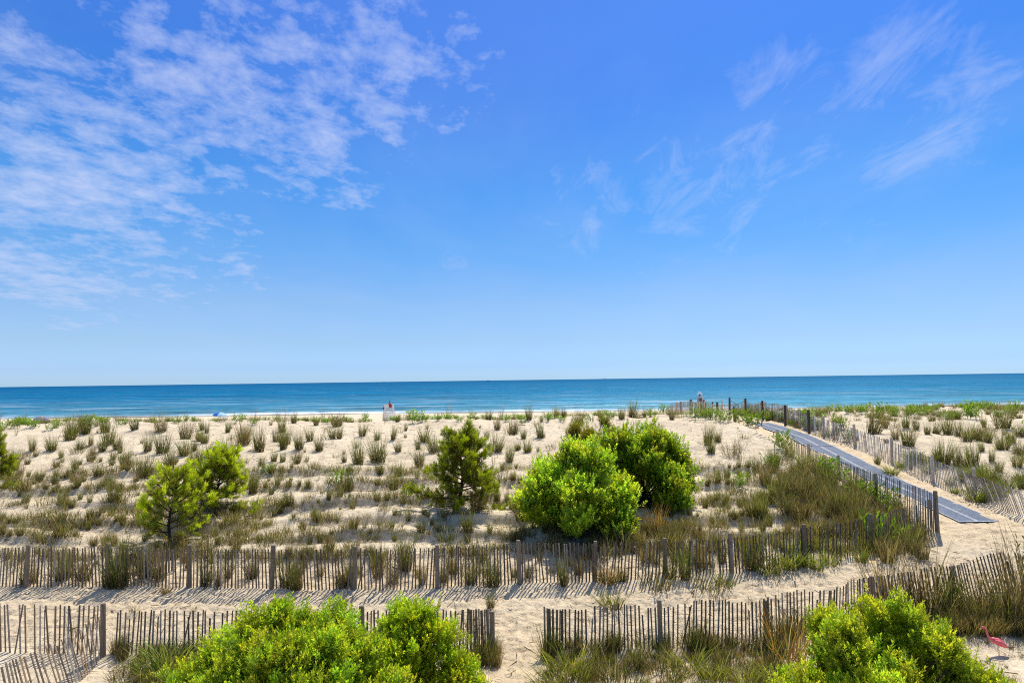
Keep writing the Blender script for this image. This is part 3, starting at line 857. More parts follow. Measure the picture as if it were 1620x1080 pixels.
put_list(1080, [(120, 372, 110), (135, 412, 65), (165, 358, 55)], 'olive', 'olive tuft in the small group on the bare sand hump beside the back bush', G2)
put_list(1080, [(270, 444, 130, 'wisp'), (225, 444, 55, 'wisp'), (255, 420, 90, 'wisp')], 'wisp', 'thin wispy grass stalks on the bare sand hump beside the back bush', G2)
put_list(1080, [(480, 398, 70, 'leafy')], 'leafy', 'low green leafy plant at the edge of the mat by a buried post', None, 'leafy_plant', 'plant')
put_list(1080, [(350, 504, 75), (475, 600, 90), (330, 720, 100), (400, 650, 70), (200, 660, 60)], 'olive', 'olive tuft on the slope between the back bush and the path fence', G2)
# right of the footpath
G3 = 'grass tufts on the dune beyond the footpath'
put_list(1080, [(905, 318, 120, 'dry'), (1070, 378, 105), (1010, 345, 70, 'dry'), (1240, 462, 115), (1300, 470, 90), (1380, 466, 120), (1340, 480, 90), (1260, 322, 100), (1200, 318, 60), (1430, 288, 50), (1520, 292, 125), (1520, 394, 105), (1590, 474, 75),
                (1350, 354, 95), (1310, 330, 80), (1385, 345, 85), (1465, 450, 60), (1500, 500, 60), (1450, 360, 70), (1560, 360, 80), (1600, 330, 70), (1110, 300, 60), (1160, 320, 60), (1060, 290, 70), (960, 290, 70), (1600, 420, 80), (1210, 440, 80), (1420, 400, 50)],
         'olive', 'olive brown grass tuft on the dune across the path from the bushes', G3)
put_list(1080, [(1390, 520, 70, 'lush'), (1440, 545, 70, 'lush'), (1480, 550, 50, 'lush')], 'lush', 'bright green grass behind the far path fence', G3)
G4 = 'green leafy plants along the dune crest'
put_list(0, [(75, 292, 42), (155, 290, 42), (270, 290, 30), (575, 282, 34), (835, 268, 30), (1130, 268, 45), (1210, 275, 30), (1270, 512, 45), (1590, 572, 55), (20, 300, 35), (230, 300, 28), (1560, 270, 30), (880, 262, 25), (430, 290, 50)],
         'leafy', 'low bright green leafy plant on the crest by the tent and blue umbrella', G4, 'leafy_plant', 'plant')
put_list(540, [(105, 257, 34), (355, 268, 55), (385, 262, 40), (455, 257, 30), (505, 252, 25), (625, 252, 30), (560, 262, 30), (980, 262, 36), (1180, 262, 30), (1280, 250, 35), (1470, 240, 34), (1530, 222, 40), (780, 262, 26), (860, 275, 26), (1050, 262, 26)],
         'leafy', 'low bright green leafy plant on the crest beyond the dark pine and big bushes', G4, 'leafy_plant', 'plant')
put_list(1080, [(60, 252, 50), (100, 232, 60, 'lush'), (135, 250, 50), (175, 262, 45), (205, 262, 45), (290, 275, 60), (340, 285, 60)], 'leafy', 'bright green leafy plant on top of the sand hump by the rope posts', G4, 'leafy_plant', 'plant')
put_list(1080, [(930, 260, 70), (1380, 250, 60), (1360, 205, 40), (1450, 208, 40), (1580, 205, 40), (1190, 215, 36), (1100, 225, 34), (1010, 230, 34), (750, 300, 60), (850, 222, 34), (1540, 225, 36), (620, 300, 70), (790, 225, 30)],
         'leafy', 'low green leafy plant on the crest on the far side of the path', G4, 'leafy_plant', 'plant')
put_list(1080, [(270, 575, 65), (410, 485, 65), (570, 465, 75, 'lush'), (700, 545, 95), (690, 520, 70), (920, 655, 90), (1010, 695, 70), (880, 620, 60), (950, 850, 120), (800, 610, 60)], 'leafy', 'bright green leafy plant among the brown thicket beside the mat fence', 'green plants beside the mat fence', 'leafy_plant', 'plant')
G5 = 'green clumps on the sand lane edge'
put_list(1080, [(850, 925, 75, 'lush'), (640, 962, 70, 'lush'), (530, 955, 80, 'lush'), (590, 950, 60, 'lush'), (420, 995, 90), (700, 940, 70), (480, 960, 80)], 'yellow', 'yellow-green grass clump at the foot of the long fence near its turn', G5)
put_list(1080, [(200, 1045, 75, 'yellow')], 'yellow', 'round yellow-green grass clump alone on the sand lane', None)
put_list(1080, [(125, 1070, 85, 'low')], 'low', 'thin scruffy grass clump on the sand lane next to the round one', None)
# clumps standing at the long fence (photo pixels)
G6 = 'grass clumps along the long slat fence'
for x, y, h, k in [(40, 925, 30, 'olive'), (50, 922, 36, 'dry'), (172, 930, 40, 'olive'), (190, 928, 70, 'olive'), (325, 926, 36, 'olive'), (345, 926, 30, 'dry'), (455, 930, 50, 'olive'), (470, 932, 40, 'olive'), (542, 926, 44, 'dry'), (555, 924, 40, 'olive'),
                   (640, 900, 50, 'olive'), (668, 924, 30, 'dry'), (700, 922, 36, 'olive'), (780, 928, 40, 'olive'), (745, 925, 30, 'olive'), (892, 926, 38, 'olive'), (960, 922, 30, 'rust'), (985, 920, 26, 'dry'), (1060, 916, 42, 'olive'), (1085, 914, 42, 'olive'), (1110, 898, 36, 'dry'),
                   (1190, 900, 42, 'olive'), (1205, 896, 50, 'weed'), (1025, 890, 34, 'dry'), (620, 925, 28, 'dry'), (250, 920, 50, 'dry'), (230, 912, 46, 'olive'), (400, 915, 40, 'dry'), (100, 915, 46, 'olive'), (130, 918, 36, 'dry')]:
    tuft(x, y, h, k, 'grass clump growing up through the long slat fence at the dune foot', G6)
tuft(263, 939, 16, 'rust', 'tiny rust-brown clump in the striped fence shadow', None)
tuft(969, 962, 30, 'yellow', 'green-yellow tuft on the sand just behind the near fence', None)
tuft(776, 963, 28, 'olive', 'pale tuft on the sand lane above the bunched fence end', None)
tuft(1040, 936, 30, 'low', 'scruffy tuft in the fence shadow beside the sand lane', None)
tuft(212, 968, 10, 'low', 'small brown weed on the sand lane above the near fence', None)
tuft(307, 970, 10, 'low', 'small weed on the sand lane beside the near green bush', None)
# tall brown grass by the near fence and flamingo
G7 = 'tall brown grass around the near fence'
for x, y, h, k in [(1405, 962, 84, 'reed'), (1396, 960, 60, 'wisp'), (1464, 972, 96, 'reed'), (1478, 984, 60, 'weed'), (1502, 965, 70, 'olive'), (1540, 975, 60, 'weed'), (1525, 985, 50, 'weed'), (1560, 985, 48, 'olive'), (1604, 990, 92, 'reed'),
                   (1624, 985, 118, 'reed'), (1583, 972, 66, 'weed'), (1642, 965, 105, 'weed'), (1550, 1000, 34, 'weed'), (1510, 1003, 40, 'olive'), (1625, 1012, 46, 'weed')]:
    tuft(x, y, h, k, 'tall brown reedy grass around the near fence and above the flamingo', G7, 'tall_grass_clump')
tuft(1230, 1020, 60, 'weed', 'brown weedy clump at the near fence beside the lower bush', G7, 'tall_grass_clump')
tuft(1250, 1050, 70, 'rust', 'orange-brown dry grass at the edge of the lower bush near the fence', None)
tuft(1180, 1030, 26, 'dry', 'brown clump at the near fence foot', None)
tuft(1105, 1027, 44, 'olive', 'dark grass clump at the second post of the near fence', None)
tuft(975, 1032, 34, 'olive', 'dark low clump at the foot of the near fence before its first post', None)
tuft(868, 1042, 44, 'olive', 'green and dark grass at the end of the near fence by the sand gap', None)
tuft(738, 1000, 30, 'low', 'dry tuft at the bunched fence end', None)
tuft(768, 1050, 48, 'olive', 'grass at the bush foot beside the sand gap', None)
tuft(268, 1064, 46, 'lush', 'bright green grass clump before the fence by the lower bush', None)
tuft(240, 1072, 36, 'lush', 'smaller green grass clump between corner fence and lower bush', None)
tuft(195, 1030, 26, 'olive', 'dark grass at the foot of the fence beside the corner post', None)
tuft(115, 1020, 60, 'wisp', 'thin green stems growing through the leaning tan fence', None)
G8 = 'grass clumps in the near ground'
for x, y, h in [(1090, 1058, 40), (1150, 1050, 36), (1205, 1062, 36), (1010, 1058, 36), (950, 1065, 36), (900, 1062, 40), (1060, 1075, 36), (1130, 1078, 40), (985, 1085, 40), (1180, 1085, 40), (880, 1085, 44), (920, 1078, 30), (1040, 1050, 30), (215, 1065, 30), (1225, 1080, 40)]:
    tuft(x, y, h, random.choice(['yellow', 'olive', 'yellow', 'low']), 'yellow-green clump in the grassy ground before the near fence', G8)

for _ in range(46):
    p_ = at(random.uniform(5, 470), random.uniform(684, 780))
    if min(math.hypot(p_.x - q[0], p_.y - q[1]) for q in USED) < 0.7: continue
    tuft(0, 0, random.uniform(17, 36), random.choice(['olive', 'wisp', 'olive', 'dry']), 'olive grass tuft on the sand face around the two small pines', G2, p=p_)
# --- masses that nobody could count
def rows_mass():
    s = Scatter()
    for k, r in enumerate(ROWS):
        x = -22.0
        while x < 11.0:
            x += random.uniform(0.07, 0.22)
            yr = r + 0.5 * float(vnoise(x / 5.0, k * 3.1, 40 + k))
            dens = float(vnoise(x / 1.6, k * 5.0, 500 + k)) + 0.5 + 0.25 * (x < -5) + 0.1 * (x > 5)
            if random.random() > dens * 1.25: continue
            kk = random.choice(['low', 'low', 'olive', 'wisp', 'low'])
            s.put(x, yr + random.gauss(0.02, 0.06), random.uniform(0.20, 0.42) / KH[kk], kk, 1.05)
    s.px_patch(250, 835, 330, 30, 100, ['olive', 'low', 'low', 'dry', 'wisp'], 0.28, 0.55)
    s.px_patch(140, 760, 200, 45, 110, ['olive', 'low', 'low', 'dry', 'wisp'], 0.25, 0.55)
    s.px_patch(350, 640 + 150, 200, 60, 35, ['olive', 'low', 'wisp'], 0.25, 0.5)
    s.px_patch(600, 790, 230, 60, 30, ['low', 'wisp', 'olive', 'low'], 0.2, 0.45)
    s.px_patch(1180, 800, 130, 50, 100, ['low', 'wisp', 'olive', 'low'], 0.22, 0.5)
    s.build('grass', 'thin beach grass in planted rows on the lower dune')
    s = Scatter()
    for _ in range(380):                                 # sparse shoots on the whole face
        p = at(random.uniform(0, 1190), random.uniform(668, 850))
        kk = random.choice(['wisp', 'low', 'wisp', 'olive'])
        s.put(p.x, p.y, random.uniform(0.15, 0.5) / KH[kk], kk, 1.0, 0.6)
    s.build('sparse_grass', 'sparse thin grass shoots over the sand face')
    s = Scatter()                                        # along and behind the long fence
    for _ in range(185):
        x = random.uniform(0, 1240)
        lim = 866 if x < 950 else 850
        p = at(x, random.uniform(lim, lim + 50))
        kk = random.choice(['olive', 'dry', 'low', 'wisp', 'low'])
        s.put(p.x, p.y, random.uniform(0.2, 0.65) / KH[kk], kk)
    s.px_patch(960, 855, 150, 18, 70, ['dry', 'olive', 'weed', 'low'], 0.3, 0.7)
    s.build('fence_grass', 'loose mixed grass behind the long slat fence')
    s = Scatter()                                        # crest carpet
    for _ in range(330):
        x = random.uniform(-38, 13.2); y = random.uniform(41.5, 50)
        kk = random.choice(['leafy', 'low', 'olive', 'wisp', 'leafy', 'low'])
        s.put(x, y, random.uniform(0.14, 0.42) / KH[kk], kk, 1.5)
    for _ in range(30):
        s.put(random.uniform(-38, 12), random.uniform(41, 48), random.uniform(0.8, 1.3) / KH['wisp'], 'wisp', 0.8)
    s.build('crest_grass', 'low green growth covering the dune crest before the sea')
    s = Scatter()
    for _ in range(420):
        x = 17.4 + 26 * random.random() ** 0.8; y = random.uniform(28, 54)
        if float(vnoise(x / 3.0, y / 2.4, 610)) < -0.05 and y < 43: continue
        kk = random.choice(['olive', 'low', 'dry', 'leafy', 'low', 'wisp', 'olive'])
        s.put(x, y, random.uniform(0.2, 0.6) / KH[kk], kk, 1.2)
    for _ in range(160):
        x = 17.4 + 28 * random.random(); y = random.uniform(40, 54)
        kk = random.choice(['leafy', 'low', 'leafy', 'olive'])
        s.put(x, y, random.uniform(0.22, 0.5) / KH[kk], kk, 1.4)
    s.px_patch(1560, 770, 60, 25, 30, ['lush', 'weed', 'olive'], 0.3, 0.8)
    s.px_patch(1440, 740, 60, 14, 14, ['lush', 'olive'], 0.3, 0.7)
    for _ in range(90):                                   # foot of the rope posts
        kk = random.choice(['leafy', 'olive', 'weed', 'low'])
        s.put(16.9 + random.gauss(0.25, 0.3), random.uniform(35, 52), random.uniform(0.3, 0.75) / KH[kk], kk)
    s.build('dune_grass', 'mixed grass and low green growth on the dune beyond the path')
    s = Scatter()                                        # thicket beside the mat fence
    for _ in range(260):
        t = random.random() ** 1.25
        px = 1225 + 215 * t + random.gauss(0, 24); py = 765 + 85 * t + random.gauss(0, 26)
        if px > 1470: continue
        p = at(px, py)
        if p.x > 13.2: continue
        kk = random.choice(['weed', 'olive', 'weed', 'olive', 'dry', 'weed', 'dry', 'low'])
        s.put(p.x, p.y, random.uniform(0.35, 1.0) * (0.5 if kk == 'low' else 1) / KH[kk], kk, 1.1)
    s.px_patch(1290, 862, 110, 20, 45, ['weed', 'olive', 'yellow', 'dry', 'low'], 0.3, 0.6)
    s.build('thicket', 'brown and olive tangle of tall weeds beside the mat fence')
    s = Scatter()                                        # near ground cover
    for _ in range(300):
        p = at(random.uniform(862, 1260), random.uniform(1034, 1130))
        kk = random.choice(['low', 'yellow', 'dry', 'low', 'yellow', 'rust', 'low', 'dry'])
        s.put(p.x, p.y, random.uniform(0.10, 0.28) / KH[kk], kk, 1.3)
    for _ in range(55):
        p = at(random.uniform(190, 330), random.uniform(1042, 1100))
        kk = random.choice(['low', 'yellow', 'dry', 'low'])
        s.put(p.x, p.y, random.uniform(0.15, 0.4) / KH[kk], kk, 1.2)
    for _ in range(170):
        p = at(random.uniform(1480, 1640), random.uniform(965, 1005))
        kk = random.choice(['low', 'weed', 'dry', 'low', 'rust'])
        s.put(p.x, p.y, random.uniform(0.18, 0.45) / KH[kk], kk, 1.2)
    for _ in range(60):
        p = at(random.uniform(1500, 1640), random.uniform(1000, 1120))
        kk = random.choice(['low', 'dry', 'low'])
        s.put(p.x, p.y, random.uniform(0.08, 0.2) / KH[kk], kk, 1.2, 0.6)
    for x0, x1, y0, y1, n in ((870, 1240, 1020, 1034, 70), (180, 330, 1030, 1042, 30), (690, 790, 1030, 1060, 25), (1240, 1500, 985, 1010, 60)):
        for _ in range(n):
            p = at(random.uniform(x0, x1), random.uniform(y0, y1))
            kk = random.choice(['low', 'olive', 'dry', 'weed'])
            s.put(p.x, p.y, random.uniform(0.2, 0.5) / KH[kk], kk, 1.1)
    s.build('ground_cover', 'patchy yellow-green and straw ground cover before the near fence')
    # straw and twigs lying on the sand
    n = 2600
    qx = np.concatenate([RNG.uniform(-20, 13, n), RNG.uniform(-12, 16, 1300), RNG.uniform(17, 34, 500)]); qy = np.concatenate([RNG.uniform(20.5, 41, n), RNG.uniform(14, 21.5, 1300), RNG.uniform(24, 45, 500)])
    n = len(qx)
    a = RNG.uniform(0, 6.283, n); L = RNG.uniform(0.06, 0.32, n); w = RNG.uniform(0.006, 0.016, n)
    dx, dy = np.cos(a), np.sin(a)
    V = np.zeros((n, 4, 3))
    for k, (e, s_) in enumerate(((-.5, -.5), (.5, -.5), (.5, .5), (-.5, .5))):
        X = qx + dx * L * e - dy * w * s_; Yv = qy + dy * L * e + dx * w * s_
        V[:, k, 0] = X; V[:, k, 1] = Yv; V[:, k, 2] = H(X, Yv) + 0.02 + RNG.uniform(0, 0.03, n)
    c = np.where(RNG.random(n)[:, None] < 0.5, np.array([[0.10, 0.07, 0.04]]), np.array([[0.24, 0.18, 0.1]]))
    o = link('straw', mesh_np('straw', V.reshape(-1, 3), (np.arange(n) * 4)[:, None] + np.arange(4)[None], np.repeat(c, 4, 0)), M_GRASS)
    tag(o, 'bits of straw and twig lying on the sand', kind='stuff')
rows_mass()

# ------------------------------------------------------------------ bushes
def bush(name, label, base, rx, ry, hgt, lumps, shoots, c_lo, c_hi, leaf=0.055, wid=0.02, seed=1, group=None, low=0.12, cat='bush', skirt=()):
    rng = np.random.default_rng(seed)
    root = empty(name, base, label, cat, group)
    # lumps over a dome, smaller ones filling the inside
    cs, rs = [], []
    m0 = min(rx, ry, hgt)
    nlobe = max(6, lumps // 9)
    per_l = max(4, int(lumps * 0.85 / nlobe))
    for k in range(nlobe):
        R_ = rng.uniform(0.26, 0.42) * m0
        a = k * 2.39996 + rng.normal(0, 0.35)
        ct = min(1.0, ((k + 0.5) / nlobe) ** 1.15 * 1.05 - 0.05 + rng.normal(0, 0.05))
        st = math.sqrt(max(0, 1 - ct * ct))
        f = rng.uniform(0.80, 1.10)
        C0 = np.array(((rx - R_) * f * st * math.cos(a), (ry - R_) * f * st * math.sin(a), max(R_ * 0.65, low * hgt * st + (hgt - R_) * f * ct)))
        outw = C0 * np.array([1, 1, 0.8]) / (np.linalg.norm(C0) + 1e-6)
        cs.append(tuple(C0)); rs.append(R_ * 0.72)
        for q in range(per_l):
            dd = rng.normal(0, 1, 3) + outw * 0.9
            dd /= np.linalg.norm(dd)
            r = R_ * rng.uniform(0.30, 0.48)
            c = C0 + dd * (R_ - r * 0.55)
            c[2] = max(c[2], r * 0.6)
            cs.append(tuple(c)); rs.append(r)
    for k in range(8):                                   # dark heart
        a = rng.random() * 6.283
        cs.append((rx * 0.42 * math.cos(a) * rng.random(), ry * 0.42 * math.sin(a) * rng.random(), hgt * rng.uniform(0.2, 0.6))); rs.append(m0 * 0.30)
    inside = [i for i, c in enumerate(cs) if (c[0] / rx) ** 2 + (c[1] / ry) ** 2 + (max(0, c[2]) / hgt) ** 2 < 0.86]
    cs = [cs[i] for i in inside]; rs = [rs[i] for i in inside]
    for q in skirt:
        cs.append(q[:3]); rs.append(q[3])
    lumps = len(cs)
    cs = np.array(cs); rs = np.array(rs)
    # shoot tips: gathered in twig clusters that stand proud of the lumps, plus a thin even fill
    def surf(m, dpow):
        k = rng.choice(len(cs), m, p=rs ** 2 / (rs ** 2).sum())
        d = rng.normal(0, 1, (m, 3)); d /= np.linalg.norm(d, axis=1, keepdims=True)
        d[:, 2] = np.where(d[:, 2] < -0.5, -d[:, 2], d[:, 2])
        depth = rng.random(m) ** dpow
        P = cs[k] + d * (rs[k] * (1 - 0.5 * depth + rng.normal(0, 0.06, m)))[:, None]
        dist = np.sqrt(((P[:, None, :] - cs[None]) ** 2).sum(-1)) / rs[None]
        dist[np.arange(m), k] = 9
        ok = (dist.min(1) > 0.80) & (P[:, 2] > 0.05)
        return P[ok], d[ok], depth[ok], k[ok]
    per = 10
    ncl = int(shoots * 0.72 / per); nfill = shoots - ncl * per
    Pc, dc, _, kc = surf(ncl * 3, 3.0)
    Pc, dc, kc = Pc[:ncl], dc[:ncl], kc[:ncl]; ncl = len(Pc)
    out = rng.uniform(-0.5, 1.0, ncl) ** 3 * leaf * 4.0
    Pc = Pc + (dc * 0.6 + np.array([0, 0, 0.5])) * out[:, None]
    tone_c = rng.uniform(0.66, 1.25, ncl)
    hue_c = rng.random(ncl)
    g = rng.normal(0, 1, (ncl, per, 3)) * leaf * np.array([1.25, 1.25, 1.0])
    P1 = (Pc[:, None] + g).reshape(-1, 3)
    d1 = np.repeat(dc, per, 0) + g.reshape(-1, 3) / leaf * 0.35
    d1 /= np.linalg.norm(d1, axis=1, keepdims=True)
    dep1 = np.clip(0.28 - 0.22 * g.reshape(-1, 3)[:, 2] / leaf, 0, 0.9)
    P2, d2, dep2, k2 = surf(nfill * 3, 0.8)
    P2, d2, dep2, k2 = P2[:nfill], d2[:nfill], dep2[:nfill], k2[:nfill]
    P = np.concatenate([P1, P2]); d = np.concatenate([d1, d2]); depth = np.concatenate([dep1, dep2]); kk = np.concatenate([np.repeat(kc, per), k2])
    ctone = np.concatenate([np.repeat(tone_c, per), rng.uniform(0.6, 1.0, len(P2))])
    chue = np.concatenate([np.repeat(hue_c, per), rng.random(len(P2))])
    keep = P[:, 2] > 0.04
    P, d, depth, kk, ctone, chue = P[keep], d[keep], depth[keep], kk[keep], ctone[keep], chue[keep]
    lumpc = rng.uniform(0.85, 1.15, len(cs))
    n = len(P); nl = 11
    S = d * 0.55 + np.array([0, 0, 0.9]) + rng.normal(0, 0.25, (n, 3))
    S /= np.linalg.norm(S, axis=1, keepdims=True)
    u = np.cross(S, rng.normal(0, 1, (n, 3))); u /= np.linalg.norm(u, axis=1, keepdims=True)
    v = np.cross(S, u)
    sets = []
    for j in range(nl):
        t = j / (nl - 1)
        ang = j * 2.4 + rng.random(n) * 0.5
        rad = u * np.cos(ang)[:, None] + v * np.sin(ang)[:, None]
        D = S * (0.35 + 0.85 * t) + rad * (1.0 - 0.55 * t)
        Q = P - S * (leaf * 2.3 * (1 - t))[..., None] if np.ndim(t) else P - S * leaf * 2.3 * (1 - t)
        mix = (0.25 + 0.75 * t) * (1 - 0.55 * depth) * (0.7 + 0.5 * rng.random(n))  # leaves deeper inside get darker colour, the crown's inner shade painted in
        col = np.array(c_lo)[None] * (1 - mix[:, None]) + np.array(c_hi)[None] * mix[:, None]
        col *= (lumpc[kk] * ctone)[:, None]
        col[:, 0] *= 0.76 + 0.42 * chue
        dull = rng.random(n) < 0.12
        col[dull] = col[dull] * np.array([0.75, 0.62, 1.6])
        yl = rng.random(n) < 0.03
        col[yl] = col[yl] * np.array([1.35, 1.05, 0.9])
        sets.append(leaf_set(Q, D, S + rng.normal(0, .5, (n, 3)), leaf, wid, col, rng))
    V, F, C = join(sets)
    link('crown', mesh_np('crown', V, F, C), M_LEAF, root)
    # stems
    mb = MB()
    for q in range(lumps):
        a = Vector((rng.normal(0, 0.10 * rx), rng.normal(0, 0.10 * ry), -0.15)); b = Vector(cs[q])
        m1 = a.lerp(b, 0.45) + Vector((rng.normal(0, .1), rng.normal(0, .1), 0.1))
        mb.tube([a, m1, b], [0.034, 0.022, 0.010], (0.07, 0.055, 0.04), 5, False)
        for _ in range(5):
            dd = Vector(rng.normal(0, 1, 3)); dd.z = abs(dd.z); dd.normalize()
            mb.tube([b.lerp(m1, rng.random() * 0.6), b + dd * rs[q] * 0.9], [0.010, 0.003], (0.08, 0.06, 0.045), 4, False)
    mb.build('stems', M_BARK, root)
    return root

LO, HI = (0.16, 0.29, 0.014), (0.68, 0.82, 0.07)
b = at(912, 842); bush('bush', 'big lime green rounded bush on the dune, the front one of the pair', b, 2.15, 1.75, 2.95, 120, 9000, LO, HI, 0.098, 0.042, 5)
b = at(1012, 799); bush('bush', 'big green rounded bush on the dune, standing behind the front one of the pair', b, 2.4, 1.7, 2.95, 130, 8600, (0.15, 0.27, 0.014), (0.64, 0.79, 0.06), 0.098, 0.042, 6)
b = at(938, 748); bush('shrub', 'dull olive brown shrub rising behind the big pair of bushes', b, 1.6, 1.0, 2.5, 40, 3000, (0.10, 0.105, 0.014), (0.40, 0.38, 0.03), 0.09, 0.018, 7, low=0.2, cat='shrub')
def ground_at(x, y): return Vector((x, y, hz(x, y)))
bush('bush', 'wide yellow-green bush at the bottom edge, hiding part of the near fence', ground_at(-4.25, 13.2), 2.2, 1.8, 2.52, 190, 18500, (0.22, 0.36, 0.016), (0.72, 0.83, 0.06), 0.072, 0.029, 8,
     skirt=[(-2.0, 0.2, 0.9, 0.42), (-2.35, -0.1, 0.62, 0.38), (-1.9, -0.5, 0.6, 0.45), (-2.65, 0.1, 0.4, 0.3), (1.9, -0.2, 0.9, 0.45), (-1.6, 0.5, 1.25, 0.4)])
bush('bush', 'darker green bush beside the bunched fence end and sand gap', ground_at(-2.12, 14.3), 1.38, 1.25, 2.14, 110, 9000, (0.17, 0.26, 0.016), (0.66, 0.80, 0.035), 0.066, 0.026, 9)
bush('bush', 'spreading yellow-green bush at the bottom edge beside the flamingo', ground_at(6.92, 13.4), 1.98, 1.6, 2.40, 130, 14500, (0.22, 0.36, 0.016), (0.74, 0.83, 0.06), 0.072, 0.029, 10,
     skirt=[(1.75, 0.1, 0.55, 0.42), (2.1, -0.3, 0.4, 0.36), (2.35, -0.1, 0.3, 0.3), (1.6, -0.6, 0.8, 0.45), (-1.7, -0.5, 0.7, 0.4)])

# ------------------------------------------------------------------ pines
def pine(label, base, h, spread, seed, nb=16, bright=1.0, lean=(0, 0), dense=1.0, name='pine_tree', low=0.12):
    rng = np.random.default_rng(seed)
    root = empty(name, base, label, 'pine tree')
    tr = MB(); br = MB(); sets = []
    tp = [Vector((lean[0] * t * h + 0.04 * h * math.sin(t * 5 + seed), lean[1] * t * h, t * h * 0.92 - 0.1 * (t == 0))) for t in np.linspace(0, 1, 7)]
    tr.tube(tp, [0.065 * (1 - 0.85 * t) * h / 2.2 for t in np.linspace(0, 1, 7)], (0.045, 0.035, 0.025), 7)
    def brush(p, d, L, nn, hue):
        """bottlebrush of needles along p..p+dL"""
        d = np.array(d); d = d / np.linalg.norm(d)
        t = rng.random(nn)[:, None]
        P = np.array(p)[None] + d[None] * L * t
        R = rng.normal(0, 1, (nn, 3)); R -= (R @ d)[:, None] * d[None]; R /= np.linalg.norm(R, axis=1, keepdims=True) + 1e-6
        D = d[None] * (0.7 + 0.5 * t) + R * 0.75
        c0 = np.array((0.10, 0.18, 0.010)); c1 = np.array((0.66, 0.76, 0.03))
        m = np.clip(hue + 0.35 * (t - 0.5) + rng.normal(0, 0.12, (nn, 1)), 0, 1)
        col = (c0 * (1 - m) + c1 * m) * bright * rng.uniform(0.75, 1.15)
        old = rng.random(nn) < (0.30 if hue < 0.45 else 0.05)
        col[old] = np.array((0.30, 0.19, 0.07))
        sets.append(leaf_set(P, D, rng.normal(0, 1, (nn, 3)), 0.13, 0.013, col, rng, 0.05))
    for k in range(nb):
        t = low + (0.98 - low) * (k / (nb - 1)) ** 0.85
        a = k * 2.4 + rng.normal(0, 0.3)
        L = spread * (1.0 - 0.68 * t) * rng.uniform(0.6, 1.3)
        i = min(int(t * 6), 5); o = tp[i].lerp(tp[i + 1], t * 6 - i)
        d = Vector((math.cos(a), math.sin(a), (0.15 + 0.7 * t) if low > 0.06 else (-0.10 + 0.9 * t)))
        p1 = o + d * L * 0.5; p2 = p1 + (d + Vector((0, 0, 0.55 if low > 0.06 else 0.2 + 0.4 * t))).normalized() * L * 0.55
        br.tube([o, p1, p2], [0.026 * h / 2.2, 0.016, 0.007], (0.05, 0.038, 0.028), 5, False)
        nbz = int((4 + 8 * L) * dense)
        for q in range(nbz):
            s = rng.uniform(0.3, 1.0)
            pp = o.lerp(p1, s * 2) if s < 0.5 else p1.lerp(p2, s * 2 - 1)
            dd = Vector(rng.normal(0, 0.55, 3)) + d * 0.5 + Vector((0, 0, 0.7))
            pp = pp + Vector(rng.normal(0, 0.09, 3))
            br.tube([pp - dd.normalized() * 0.1, pp + dd.normalized() * 0.12], [0.007, 0.004], (0.06, 0.045, 0.03), 4, False)
            brush(pp, dd, rng.uniform(0.14, 0.26), 75, 0.2 + 0.55 * s * rng.random() + 0.25 * (s > 0.8))
        brush(p2 - Vector((0, 0, 0.05)), Vector((d.x * 0.4, d.y * 0.4, 1)), 0.28, 90, 0.8)
    brush(tp[-1] - Vector((0, 0, 0.1)), (0, 0, 1), 0.3, 90, 0.8)
    tr.build('trunk', M_BARK, root, smooth=True)
    br.build('branches', M_BARK, root)
    V, F, C = join(sets)
    link('crown', mesh_np('crown', V, F, C), M_NEEDLE, root)
    return root
pine('small open pine with a bare dark trunk, just behind the long fence', at(270, 862), 2.25, 1.55, 3, 22, 1.0, (0.03, 0), dense=1.15, low=0.07)
pine('low yellow-green pine on the sand behind the small open pine', at(345, 803), 1.75, 1.75, 4, 30, 1.05, dense=1.7, low=0.03)
pine('tall dark green pine on the dune face beside the big bushes', at(725, 806), 2.7, 1.6, 12, 40, 0.76, (0.05, 0), dense=1.8, low=0.02)
pine('green pine cut off by the photo edge, above the slat fences', at(-14, 776), 2.3, 1.05, 14, 24, 0.85, dense=1.6, low=0.05)

# ------------------------------------------------------------------ figures and small things
def remesh(o, size, smooth=4):
    m = o.modifiers.new('skin', 'REMESH'); m.mode = 'VOXEL'; m.voxel_size = size; m.use_smooth_shade = True
    s = o.modifiers.new('relax', 'SMOOTH'); s.iterations = smooth; s.factor = 0.5

def ball(mb, c, r, C=None, seg=10):
    rx, ry, rz = r if hasattr(r, '__len__') else (r, r, r)
    V, F = [], []
    for i in range(seg + 1):
        th = math.pi * i / seg
        for k in range(seg * 2):
            a = math.pi * k / seg
            V.append((c[0] + rx * math.sin(th) * math.cos(a), c[1] + ry * math.sin(th) * math.sin(a), c[2] + rz * math.cos(th)))
    m = seg * 2
    for i in range(seg):
        for k in range(m):
            F.append((i * m + k, (i + 1) * m + k, (i + 1) * m + (k + 1) % m, i * m + (k + 1) % m))
    mb.add(V, F, C)

def limb(mb, pts, rad):
    mb.tube(pts, rad, None, 10)
    for p, r in zip(pts, rad):
        ball(mb, p, r, None, 6)

